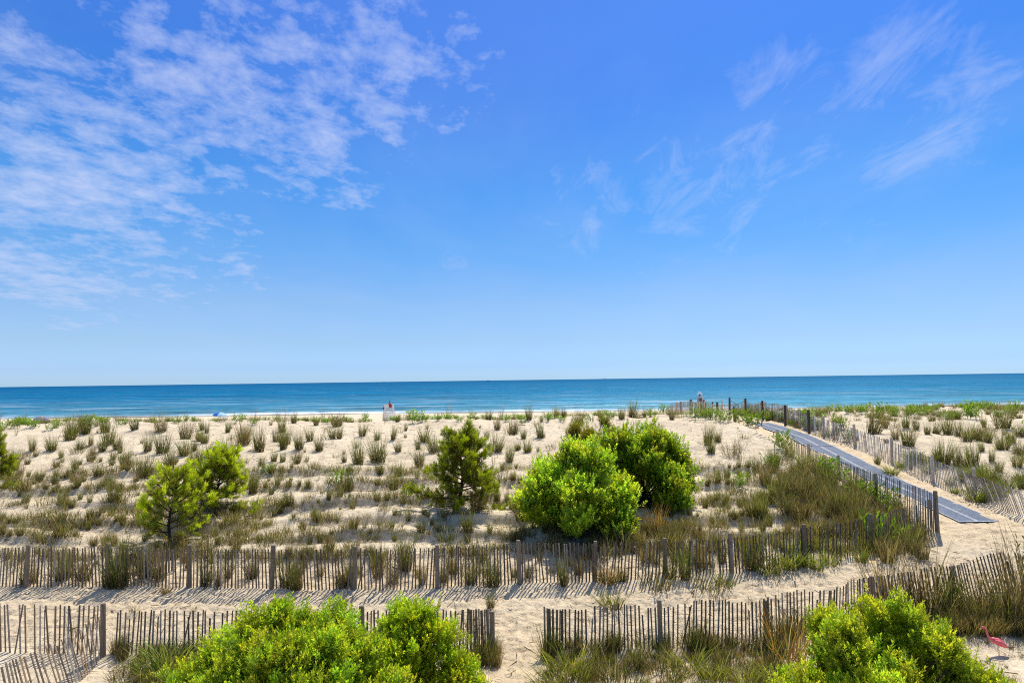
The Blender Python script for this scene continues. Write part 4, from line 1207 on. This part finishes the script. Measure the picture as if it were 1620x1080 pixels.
def hand(mb, w, d, side):
    """palm and five separate slightly curled fingers; w wrist, d pointing direction, side vector across the palm"""
    w = Vector(w); d = Vector(d).normalized(); s = Vector(side).normalized(); nrm = d.cross(s)
    limb(mb, [w, w + d * 0.05, w + d * 0.085], [0.026, 0.03, 0.028])
    for k, L in enumerate((0.068, 0.078, 0.072, 0.055)):
        r = w + d * 0.08 + s * (0.027 - 0.018 * k)
        limb(mb, [r, r + d * L * 0.5 + nrm * 0.004, r + d * L * 0.95 + nrm * 0.02], [0.0095, 0.009, 0.0075])
    r = w + d * 0.03 + s * 0.03
    limb(mb, [r, r + d * 0.03 + s * 0.02, r + d * 0.06 + s * 0.022 + nrm * 0.01], [0.012, 0.011, 0.009])

def head(mb, c, f):
    """head with nose, brow, ears and chin; c centre, f facing direction"""
    c = Vector(c); f = Vector(f).normalized(); s = Vector((f.y, -f.x, 0))
    ball(mb, c, (0.078, 0.092, 0.115)); ball(mb, c + f * 0.03 - Vector((0, 0, 0.055)), (0.055, 0.055, 0.055))
    limb(mb, [c + f * 0.085 + Vector((0, 0, 0.02)), c + f * 0.108 - Vector((0, 0, 0.018))], [0.010, 0.015])
    for q in (-1, 1):
        ball(mb, c + s * 0.08 * q, (0.014, 0.02, 0.03), None, 5)
        ball(mb, c + s * 0.03 * q + f * 0.08 + Vector((0, 0, 0.032)), (0.02, 0.012, 0.008), None, 5)

def face_marks(parent, c, f):
    c = Vector(c); f = Vector(f).normalized(); s = Vector((f.y, -f.x, 0))
    for q in (-1, 1):
        e = MB(); ball(e, c + s * 0.031 * q + f * 0.083 + Vector((0, 0, 0.012)), 0.011, None, 5); e.build('eye', M_HAIR, parent)
    m = MB(); m.tube([c + f * 0.088 - Vector((0, 0, 0.052)) + s * x for x in (-0.024, 0, 0.024)], 0.006, None, 5); m.build('mouth', M_RED, parent)

def walker():
    x, y = 14.75, 54.0
    root = empty('person', (x, y, hz(x, y)), 'person in a white sun hat and pale shirt on the path behind the timber rail', 'person', rz=math.radians(12))
    mb = MB()
    hd = (0, 0.02, 1.60)
    head(mb, hd, (0.15, 1, 0))
    limb(mb, [(0, 0, 1.36), (0, 0.01, 1.50)], [0.058, 0.054])
    for (z, rx, ry) in ((0.90, .17, .115), (1.02, .155, .105), (1.15, .16, .105), (1.28, .19, .11), (1.37, .17, .085)):
        ball(mb, (0, 0, z), (rx, ry, 0.105), None, 8)
    for q, st in ((-1, 0.16), (1, -0.14)):
        limb(mb, [(0.09 * q, 0, 0.90), (0.10 * q, st * 0.7 + 0.04, 0.48), (0.10 * q, st, 0.09)], [0.088, 0.058, 0.040])
        limb(mb, [(0.10 * q, st - 0.03, 0.05), (0.105 * q, st + 0.09, 0.03), (0.11 * q, st + 0.16, 0.02)], [0.038, 0.036, 0.026])
        limb(mb, [(0.20 * q, 0, 1.36), (0.25 * q, -0.03 - st * 0.5, 1.10), (0.235 * q, 0.06 - st * 0.9, 0.87)], [0.056, 0.042, 0.028])
        hand(mb, (0.235 * q, 0.065 - st * 0.92, 0.86), (0, 0.05, -1), (0, 1, 0))
    bo = mb.build('body', M_SKIN, root, smooth=True); remesh(bo, 0.009)
    face_marks(root, hd, (0.15, 1, 0))
    sh = MB()
    for (z, rx, ry) in ((0.92, .19, .135), (1.04, .175, .125), (1.16, .18, .125), (1.28, .21, .13), (1.37, .19, .105)):
        ball(sh, (0, 0, z), (rx, ry, 0.105), None, 8)
    for q, st in ((-1, 0.16), (1, -0.14)):
        limb(sh, [(0.18 * q, 0, 1.37), (0.24 * q, -0.02 - st * 0.3, 1.18)], [0.085, 0.07])
    so = sh.build('shirt', M_SHIRT, root, smooth=True); remesh(so, 0.012)
    tr = MB()
    ball(tr, (0, 0, 0.90), (0.185, 0.135, 0.11), None, 8)
    for q, st in ((-1, 0.16), (1, -0.14)):
        limb(tr, [(0.09 * q, 0, 0.86), (0.10 * q, st * 0.6 + 0.04, 0.52)], [0.105, 0.085])
    to = tr.build('shorts', M_SHORTS, root, smooth=True); remesh(to, 0.012)
    ha = MB(); ball(ha, (0, -0.015, 1.615), (0.088, 0.098, 0.112), None, 10); hr = ha.build('hair', M_HAIR, root, smooth=True)
    h2 = MB()
    n = 20
    prof = [(0.0, 1.775), (0.06, 1.77), (0.11, 1.75), (0.125, 1.66), (0.14, 1.645), (0.24, 1.60), (0.24, 1.59), (0.13, 1.632)]
    V = [(r * math.cos(2 * math.pi * k / n), 0.01 + r * math.sin(2 * math.pi * k / n), z) for r, z in prof for k in range(n)]
    F = [(i * n + k, i * n + (k + 1) % n, (i + 1) * n + (k + 1) % n, (i + 1) * n + k) for i in range(len(prof) - 1) for k in range(n)]
    h2.add(V, F); h2.build('sun_hat', M_WHITE, root, smooth=True)
    bag = MB(); bag.box((-0.02, -0.16, 1.16), (0.20, 0.09, 0.26)); bag.build('bag', M_SHORTS, root)
walker()

def lifeguard():
    p = at_y(615.5, 660, 108.0)
    x, y = p.x, p.y; z = hz(x, y)
    root = empty('lifeguard_chair', (x, y, z), 'tall white wooden lifeguard chair on the beach seen from behind', 'lifeguard chair')
    W = 0.66; SH = 2.33
    for sx in (-1, 1):
        for sy in (-1, 1):
            m = MB(); m.bar((sx * (W + 0.22), sy * 0.85, -0.2), (sx * W, sy * 0.42 , SH), 0.11, 0.09, (.5,) * 3); m.build('leg', M_WHITE, root)
    for k in range(8):
        m = MB(); t = 0.10 + 0.115 * k; m.bar((-(W + 0.22 * (1 - t)), -0.85 + 0.43 * t - 0.055, SH * t), ((W + 0.22 * (1 - t)), -0.85 + 0.43 * t - 0.055, SH * t), 0.03, 0.17); m.build('rung', M_WHITE, root)
    m = MB(); m.bar((-(W + .2), -0.86, 0.2), (W * 1.0, -0.5, SH - .1), 0.09, 0.03); m.build('brace', M_WHITE, root)
    m = MB()
    for k in range(5): m.box((0, -0.38 + 0.19 * k, SH + 0.03), (W * 2 + 0.1, 0.17, 0.04))
    m.build('seat', M_WHITE, root)
    m = MB()
    for k in range(3): m.box((0, -0.44, SH + 0.10 + 0.165 * k), (W * 2 + 0.1, 0.03, 0.145))
    for sx in (-1, 1): m.box((sx * W * 0.96, -0.40, SH + 0.25), (0.09, 0.05, 0.52))
    m.build('backrest', M_WHITE, root)
    for sx in (-1, 1):
        m = MB(); m.box((sx * W, 0.0, SH + 0.40), (0.10, 0.82, 0.04)); m.box((sx * W, 0.38, SH + 0.21), (0.07, 0.07, 0.36)); m.build('armrest', M_WHITE, root)
    t = MB()                                             # jacket over the back
    for i in range(6):
        t.box((0.30, -0.475 - 0.006 * (i % 2), SH + 0.46 - 0.07 * i), (0.46 - 0.03 * abs(i - 2), 0.03, 0.072))
    t.box((0.30, -0.44, SH + 0.51), (0.44, 0.10, 0.03))
    j = t.build('jacket', M_RED, None); j.location = (x, y, z); tag(j, 'dark red jacket hung over the back of the lifeguard chair', 'jacket')
    bb = MB(); bb.tube([(-0.80, -0.48, SH - 0.25), (-0.80, -0.48, SH - 0.15), (-0.80, -0.48, SH + 0.12), (-0.80, -0.48, SH + 0.2)], [0.05, 0.11, 0.11, 0.04], None, 10)
    bb.tube([(-0.80, -0.48, SH + 0.18), (-0.72, -0.46, SH + 0.3), (-0.66, -0.44, SH + 0.26)], 0.012, None, 5)
    j = bb.build('rescue_can', M_BLACK, None, smooth=True); j.location = (x, y, z); tag(j, 'black rescue float hanging from the side of the lifeguard chair', 'rescue float')
    # the guard, facing the sea
    g = empty('person', (x + 0.12, y + 0.05, z + SH + 0.05), 'person with dark hair sitting high on the white lifeguard chair, seen from behind', 'person')
    mb = MB(); hd = (0, -0.02, 0.92)
    head(mb, hd, (0, 1, 0)); limb(mb, [(0, -0.05, 0.62), (0, -0.03, 0.80)], [0.06, 0.055])
    for (zz, rx, ry) in ((0.12, .18, .13), (0.25, .16, .11), (0.38, .165, .11), (0.52, .195, .11), (0.62, .175, .085)):
        ball(mb, (0, -0.08 + 0.03 * zz, zz), (rx, ry, 0.10), None, 8)
    for q in (-1, 1):
        limb(mb, [(0.10 * q, -0.05, 0.10), (0.14 * q, 0.40, 0.12), (0.13 * q, 0.46, -0.32)], [0.088, 0.060, 0.040])
        limb(mb, [(0.13 * q, 0.44, -0.36), (0.135 * q, 0.56, -0.38), (0.14 * q, 0.62, -0.385)], [0.036, 0.034, 0.026])
        limb(mb, [(0.20 * q, -0.05, 0.61), (0.27 * q, 0.02, 0.36), (0.17 * q, 0.22, 0.24)], [0.055, 0.042, 0.028])
        hand(mb, (0.165 * q, 0.23, 0.235), (-0.2 * q, 1, -0.15), (-q, 0, 0))
    bo = mb.build('body', M_SKIN, g, smooth=True); remesh(bo, 0.009)
    face_marks(g, hd, (0, 1, 0))
    v = MB()
    for (zz, rx, ry) in ((0.12, .20, .15), (0.25, .18, .13), (0.38, .185, .13), (0.52, .20, .125)):
        ball(v, (0, -0.08 + 0.03 * zz, zz), (rx, ry, 0.10), None, 8)
    vo = v.build('tank_top', M_RED, g, smooth=True); remesh(vo, 0.012)
    hh = MB(); ball(hh, (0, -0.035, 0.945), (0.092, 0.10, 0.115)); ball(hh, (0, -0.11, 0.86), (0.07, 0.05, 0.10)); hh.build('hair', M_HAIR, g, smooth=True)
lifeguard()

def umbrella(px, py, Y, r, label):
    p = at_y(px, py, Y); x, y = p.x, p.y; z = hz(x, y); hh = p.z - z
    root = empty('beach_umbrella', (x, y, z), label, 'beach umbrella')
    m = MB(); m.tube([(0, 0, -0.3), (0.08, -0.1, hh + 0.35)], 0.022, (.6,) * 3, 8); m.build('pole', M_WHITE, root)
    top = Vector((0.08, -0.1, hh + 0.32))
    tilt = Euler((math.radians(4), math.radians(8), 0)).to_matrix()
    for k in range(8):
        g = MB(); n = 5
        V, F = [], []
        for i in range(n + 1):
            t = i / n
            for j in range(5):
                a = (k + j / 4) * math.pi / 4
                sag = 0.035 * t * math.sin(j / 4 * math.pi)
                rr_ = r * math.sin(t * 1.15) / math.sin(1.15) * (1 - sag)
                V.append(top + tilt @ Vector((rr_ * math.cos(a), rr_ * math.sin(a), -0.46 * r * (1 - math.cos(t * 1.15)) / (1 - math.cos(1.15)) - sag * 0.5)))
        for i in range(n):
            for j in range(4):
                F.append((i * 5 + j, (i + 1) * 5 + j, (i + 1) * 5 + j + 1, i * 5 + j + 1))
        g.add([tuple(q) for q in V], F)
        g.build('canopy_panel', M_BLUE if k in (3, 4, 5) else M_PALEBLUE, root, smooth=True)
    t2 = MB(); t2.tube([top, top + Vector((0, 0, 0.08))], [0.03, 0.012], None, 8); t2.build('finial', M_WHITE, root)
    return x, y
umbrella(348.5, 655.5, 98.0, 1.05, 'blue and pale blue umbrella on the beach just over the crest')

def beach_chair(px, Y, label, rz, m_):
    p = at_y(px, 660, Y); x, y = p.x, p.y
    root = empty('beach_chair', (x, y, hz(x, y)), label, 'beach chair', None, rz)
    for sx in (-1, 1):
        m = MB(); m.tube([(sx * .3, -.3, 0), (sx * .3, .25, .55)], .014, None, 6); m.build('leg', M_STEEL, root)
        m = MB(); m.tube([(sx * .3, .3, 0), (sx * .3, -.12, .42), (sx * .3, -.42, 1.05)], .014, None, 6); m.build('back_post', M_STEEL, root)
        m = MB(); m.box((sx * .3, .05, .58), (.05, .5, .025)); m.build('armrest', M_BLACK, root)
    s = MB(); s.bar((0, -.15, .38), (0, .32, .44), .58, .02); s.build('seat', m_, root)
    s = MB(); s.bar((0, -.17, .40), (0, -.44, 1.06), .58, .02); s.build('backrest', m_, root)
beach_chair(361.5, 90.0, 'dark folding beach chair beside the blue umbrella, nearer to it', 0.5, M_DARK)
beach_chair(368.5, 89.5, 'dark folding beach chair beyond the blue umbrella, next to the crest plant', -0.3, M_DARK)
def cooler():
    p = at_y(331, 664, 92.0); x, y = p.x, p.y
    root = empty('cooler_box', (x, y, hz(x, y)), 'small dark cooler box on the beach before the blue umbrella', 'cooler', None, 0.4)
    m = MB(); m.box((0, 0, .2), (.62, .38, .4), None, None, 1.04); m.build('box', M_SHORTS, root)
    m = MB(); m.box((0, 0, .43), (.66, .42, .05), None, None, .95); m.build('lid', M_WHITE, root)
    m = MB(); m.tube([(-.34, 0, .36), (-.36, 0, .52), (.36, 0, .52), (.34, 0, .36)], .012, None, 6); m.build('handle', M_BLACK, root)
cooler()
def tent():
    p = at_y(65, 660, 100.0); x, y = p.x, p.y; z = hz(x, y)
    root = empty('beach_tent', (x, y, z), 'small grey-purple dome tent on the beach beyond the crest', 'beach tent')
    hgt = p.z - z + 0.15
    m = MB(); V, F = [], []
    n, k_ = 8, 20
    for i in range(n + 1):
        t = i / n * math.pi / 2
        for k in range(k_):
            a = 2 * math.pi * k / k_
            sc = 1 + 0.05 * math.cos(4 * a)
            V.append((1.45 * math.cos(t) ** 0.8 * math.cos(a) * sc, 1.1 * math.cos(t) ** 0.8 * math.sin(a) * sc, hgt * math.sin(t)))
    for i in range(n):
        for k in range(k_):
            F.append((i * k_ + k, i * k_ + (k + 1) % k_, (i + 1) * k_ + (k + 1) % k_, (i + 1) * k_ + k))
    m.add(V, F); m.build('canopy', M_TENT, root, smooth=True)
    for q in range(2):
        a0 = math.pi / 4 + q * math.pi / 2
        m = MB(); m.tube([(1.40 * math.cos(t) * math.cos(a0), 1.07 * math.cos(t) * math.sin(a0), hgt * 1.02 * math.sin(t)) for t in np.linspace(0, math.pi, 13)], 0.03, None, 6); m.build('pole', M_WHITE, root)
tent()

def flamingo():
    p = at(1578, 1036)
    root = empty('lawn_flamingo', p, 'pink plastic lawn flamingo standing in the sand', 'flamingo', None, math.radians(-12))
    mb = MB()
    zb = 0.34
    pts = [(-0.16, 0, zb + 0.06), (-0.08, 0, zb + 0.05), (0.02, 0, zb + 0.015), (0.12, 0, zb - 0.04), (0.21, 0, zb - 0.10), (0.27, 0, zb - 0.14)]
    rad = [0.035, 0.078, 0.100, 0.088, 0.05, 0.018]
    mb.tube(pts, rad, None, 14)
    for q, r in zip(pts, rad): ball(mb, q, (r, r * 0.85, r), None, 8)
    nk = [(-0.12, 0, zb + 0.06), (-0.20, 0, zb + 0.13), (-0.235, 0, zb + 0.23), (-0.245, 0, zb + 0.32), (-0.285, 0, zb + 0.385), (-0.34, 0, zb + 0.385), (-0.38, 0, zb + 0.35)]
    nr_ = [0.045, 0.034, 0.026, 0.023, 0.024, 0.034, 0.020]
    mb.tube(nk, nr_, None, 10)
    for q, r in zip(nk, nr_): ball(mb, q, r, None, 6)
    for sy in (-1, 1):                                   # folded wings
        mb.tube([(-0.08, 0.07 * sy, zb + 0.06), (0.05, 0.092 * sy, zb + 0.03), (0.17, 0.07 * sy, zb - 0.04), (0.25, 0.03 * sy, zb - 0.10)], [0.02, 0.045, 0.034, 0.01], None, 8)
    o = mb.build('body', M_PINK, root, smooth=True); remesh(o, 0.008, 3)
    m = MB(); m.tube([(-0.375, 0, zb + 0.355), (-0.405, 0, zb + 0.33), (-0.415, 0, zb + 0.295)], [0.018, 0.015, 0.005], None, 8); m.build('beak', M_BEAK, root, smooth=True)
    for sy in (-1, 1):
        m = MB(); ball(m, (-0.345, 0.03 * sy, zb + 0.392), 0.008, None, 5); m.build('eye', M_BLACK, root)
        m = MB(); m.tube([(0.03, 0.03 * sy, zb - 0.06), (0.035, 0.035 * sy, -0.15)], 0.006, None, 6); m.build('leg', M_STEEL, root)
    root.scale = (0.84,) * 3
flamingo()

def boat(px, Y, L, label):
    d = ray(px, 600); x = d.x / d.y * Y
    root = empty('ship', (x, Y, 0), label, 'ship', 'ships on the horizon')
    m = MB()
    n = 9; V, F = [], []
    for i in range(n):
        t = i / (n - 1); w = 0.09 * L * (1 - max(0, (t - 0.6) / 0.4) ** 2 * 0.96); xx = (t - 0.5) * L
        top = L * (0.09 + 0.05 * t * t)
        V += [(xx, -w, top), (xx, -w * 0.7, -1), (xx, w * 0.7, -1), (xx, w, top)]
    for i in range(n - 1):
        for a in range(3): F.append((i * 4 + a, i * 4 + a + 1, i * 4 + a + 5, i * 4 + a + 4))
        F.append((i * 4 + 3, i * 4, i * 4 + 4, i * 4 + 7))
    F += [(0, 3, 2, 1), tuple((n - 1) * 4 + a for a in range(4))]
    m.add(V, F); m.build('hull', M_HULL, root)
    m = MB(); m.box((-0.25 * L, 0, 0.2 * L), (0.2 * L, 0.13 * L, 0.22 * L), None, None, 0.85); m.build('superstructure', M_SHIRT, root)
    m = MB(); m.tube([(0.1 * L, 0, 0.08 * L), (0.1 * L, 0, 0.36 * L)], [0.012 * L, 0.008 * L], None, 6); m.build('mast', M_HULL, root)
boat(607, 9000, 34, 'tiny ship on the horizon above the lifeguard chair')
boat(773, 9000, 44, 'tiny ship on the horizon above the dark pine')
boat(957, 9000, 44, 'tiny ship on the horizon above the big bushes')
def gull():
    p = at_y(206, 601, 150.0)
    root = empty('gull', p, 'small white gull flying just above the horizon', 'gull', None, 0.6)
    m = MB()
    pts = [(-.26, 0, 0), (-.18, 0, .01), (0, 0, 0), (.15, 0, .02), (.21, 0, .035), (.27, 0, .02)]; rad = [.01, .035, .065, .05, .04, .008]
    m.tube(pts, rad, None, 10); ball(m, (.21, 0, .035), .042, None, 6)
    for sy in (-1, 1):
        V = [(.10, .04 * sy, .02), (-.06, .04 * sy, .02), (-.04, .32 * sy, .16), (.10, .30 * sy, .17), (-.10, .64 * sy, .08)]
        m.add(V, [(0, 1, 2, 3), (3, 2, 4)])
    m.build('body', M_SHIRT, root, smooth=True)
gull()

# ------------------------------------------------------------------ light and sky
SUN_EL, SUN_AZ = math.radians(60), math.radians(26.6)
sd = Vector((math.sin(SUN_AZ) * math.cos(SUN_EL), math.cos(SUN_AZ) * math.cos(SUN_EL), math.sin(SUN_EL)))
sl = bpy.data.lights.new('sun', 'SUN'); sl.energy = 5.0; sl.angle = math.radians(0.5); sl.color = (1.0, 0.945, 0.86)
so = bpy.data.objects.new('sun', sl); COL.objects.link(so)
so.rotation_euler = sd.to_track_quat('Z', 'Y').to_euler(); so.location = (0, 0, 60)

def build_world():
    w = bpy.data.worlds.new('World'); SC.world = w; w.use_nodes = True
    nt = w.node_tree; nt.nodes.clear(); lk = nt.links
    sky = N(nt, 'ShaderNodeTexSky'); sky.sky_type = 'NISHITA'; sky.sun_disc = False
    sky.sun_elevation = SUN_EL; sky.sun_rotation = SUN_AZ; sky.altitude = 0; sky.air_density = 1.0; sky.dust_density = 0.6; sky.ozone_density = 2.0
    tc = N(nt, 'ShaderNodeTexCoord')
    sep = N(nt, 'ShaderNodeSeparateXYZ'); lk.new(tc.outputs['Generated'], sep.inputs[0])
    z = mathn(nt, 'MAXIMUM', sep.outputs[2], 0.0)
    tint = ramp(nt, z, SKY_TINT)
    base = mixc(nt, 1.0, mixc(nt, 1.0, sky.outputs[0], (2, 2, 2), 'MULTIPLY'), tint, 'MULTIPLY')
    azf = ramp(nt, mathn(nt, 'MULTIPLY_ADD', sep.outputs[0], 0.5, 0.5), [(0.15, (.66, .60, .56)), (0.35, (.545, .53, .52)), (0.5, (.5, .5, .5)), (1.0, (.5, .5, .5))])
    base = mixc(nt, 1.0, base, mixc(nt, 1.0, azf, (2, 2, 2), 'MULTIPLY'), 'MULTIPLY')
    # cloud layer: directions mapped on a flat ceiling
    den = mathn(nt, 'ADD', z, 0.12)
    u = mathn(nt, 'DIVIDE', sep.outputs[0], den); v = mathn(nt, 'DIVIDE', sep.outputs[1], den)
    cv = N(nt, 'ShaderNodeCombineXYZ'); lk.new(u, cv.inputs[0]); lk.new(v, cv.inputs[1])
    def noise(vec, scale, detail, rough, rot=0.0, st=(1, 1, 1), dist=0.0, loc=(0, 0, 0)):
        mp = N(nt, 'ShaderNodeMapping'); mp.inputs['Rotation'].default_value = (0, 0, rot); mp.inputs['Scale'].default_value = st; mp.inputs['Location'].default_value = loc
        lk.new(vec, mp.inputs[0])
        n = N(nt, 'ShaderNodeTexNoise', inp={'Scale': scale, 'Detail': float(detail), 'Roughness': rough, 'Distortion': dist}); lk.new(mp.outputs[0], n.inputs['Vector'])
        return n.outputs[0]
    def blob(px, py, r0, r1, amt):
        d = ray(px, py)
        dp = N(nt, 'ShaderNodeVectorMath', operation='DOT_PRODUCT'); lk.new(tc.outputs['Generated'], dp.inputs[0]); dp.inputs[1].default_value = d
        mr_ = N(nt, 'ShaderNodeMapRange', interpolation_type='SMOOTHSTEP'); lk.new(dp.outputs['Value'], mr_.inputs[0])
        mr_.inputs[1].default_value = math.cos(math.radians(r1)); mr_.inputs[2].default_value = math.cos(math.radians(r0)); mr_.inputs[3].default_value = 0; mr_.inputs[4].default_value = amt
        return mr_.outputs[0]
    def union(bl):
        o = bl[0]
        for q in bl[1:]: o = mathn(nt, 'MAXIMUM', o, q)
        return o
    # mottled bank
    m1 = union([blob(*q) for q in CL_LEFT])
    n1 = noise(cv.outputs[0], 2.2, 9, 0.66, -0.35, (1.0, 0.62, 1), 0.25, (3.1, 0.7, 0))
    n1b = noise(cv.outputs[0], 11.0, 8, 0.66, -0.5, (0.8, 0.62, 1), 0.15)
    dn = mathn(nt, 'ADD', mathn(nt, 'MULTIPLY', n1, 0.52), mathn(nt, 'MULTIPLY', n1b, 0.48))
    thr = mathn(nt, 'SUBTRACT', 0.72, mathn(nt, 'MULTIPLY', m1, 0.295))
    c1 = mathn(nt, 'MULTIPLY', mathn(nt, 'SUBTRACT', dn, thr), 5.0, clamp=True)
    c1 = mathn(nt, 'MULTIPLY', mathn(nt, 'POWER', c1, 0.85), mathn(nt, 'MINIMUM', mathn(nt, 'MULTIPLY', m1, 1.6), 1.0))
    # thin wisps
    m2 = union([blob(*q) for q in CL_RIGHT])
    n2 = noise(cv.outputs[0], 4.0, 9, 0.68, 0.35, (1.3, 0.55, 1), 0.7, (1.7, 5.2, 0))
    thr2 = mathn(nt, 'SUBTRACT', 0.73, mathn(nt, 'MULTIPLY', m2, 0.30))
    c2 = mathn(nt, 'MULTIPLY', mathn(nt, 'SUBTRACT', n2, thr2), 2.8, clamp=True)
    c2 = mathn(nt, 'MULTIPLY', c2, mathn(nt, 'MINIMUM', mathn(nt, 'MULTIPLY', m2, 1.3), 1.0))
    veil = noise(cv.outputs[0], 1.1, 5, 0.6, 0.2, (1, 0.6, 1), 0.3, (8, 2, 0))
    veil = mathn(nt, 'MULTIPLY', ramp(nt, veil, [(0.42, 0.0), (0.72, 0.22)]), ramp(nt, z, [(0.02, 0.4), (0.12, 1.0), (0.36, 0.8), (0.5, 0.3)]))
    c2 = mathn(nt, 'MAXIMUM', c2, veil)
    c = mathn(nt, 'MAXIMUM', mathn(nt, 'MULTIPLY', c1, 0.74), mathn(nt, 'MULTIPLY', c2, 0.55))
    out = mixc(nt, c, base, CLOUD_COL)
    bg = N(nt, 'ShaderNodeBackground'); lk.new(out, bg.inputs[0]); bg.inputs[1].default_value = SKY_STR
    o = N(nt, 'ShaderNodeOutputWorld'); lk.new(bg.outputs[0], o.inputs[0])

SKY_STR = 0.10
SKY_TINT = [(0.0, (.37, .62, 1.10)), (0.02, (.30, .49, .95)), (0.057, (.297, .428, .69)), (0.112, (.292, .42, .62)), (0.184, (.21, .413, .64)), (0.269, (.152, .398, .678)), (0.386, (.128, .35, .715)), (0.474, (.145, .355, .76)), (0.58, (.17, .37, .75)), (0.75, (.85, .86, .90)), (1.0, (.95, .93, .92))]  # unseen zenith stops whitened and brightened as added fill for the shadows
CLOUD_COL = (6.2, 7.0, 9.6)
CL_LEFT = [(320, 40, 1, 16, .95), (430, 130, 0.5, 13, .95), (110, 100, 1, 14, .82), (560, 80, 0.5, 13, .95), (690, 115, 0.5, 9, .82), (470, 215, 0.5, 10, .9), (290, 200, 0.5, 9, .68), (10, 230, 1, 15, 1.0), (80, 300, 1, 14, .97), (140, 375, 0.5, 11, .92), (250, 395, 0.5, 9, .78), (530, 300, 0.5, 9, .72), (340, 330, 0.5, 14, .68), (660, 20, 0.5, 10, .78), (760, 180, 0.5, 8, .55)]
CL_RIGHT = [(1240, 170, 2, 8, 0.95), (1400, 130, 1, 6, 1.0), (1150, 290, 1, 6, 0.95), (1440, 160, 2, 9, 1.0), (1540, 150, 1, 6, 0.9), (1120, 300, 2, 8, 0.9), (920, 330, 1, 7, 0.85), (1010, 210, 1, 5, 0.7), (1300, 280, 2, 9, 0.6), (1020, 380, 2, 8, 0.6), (720, 400, 0.5, 3, 0.7), (850, 360, 2, 8, 0.4)]
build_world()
print('single tufts:', N_IND['n'])
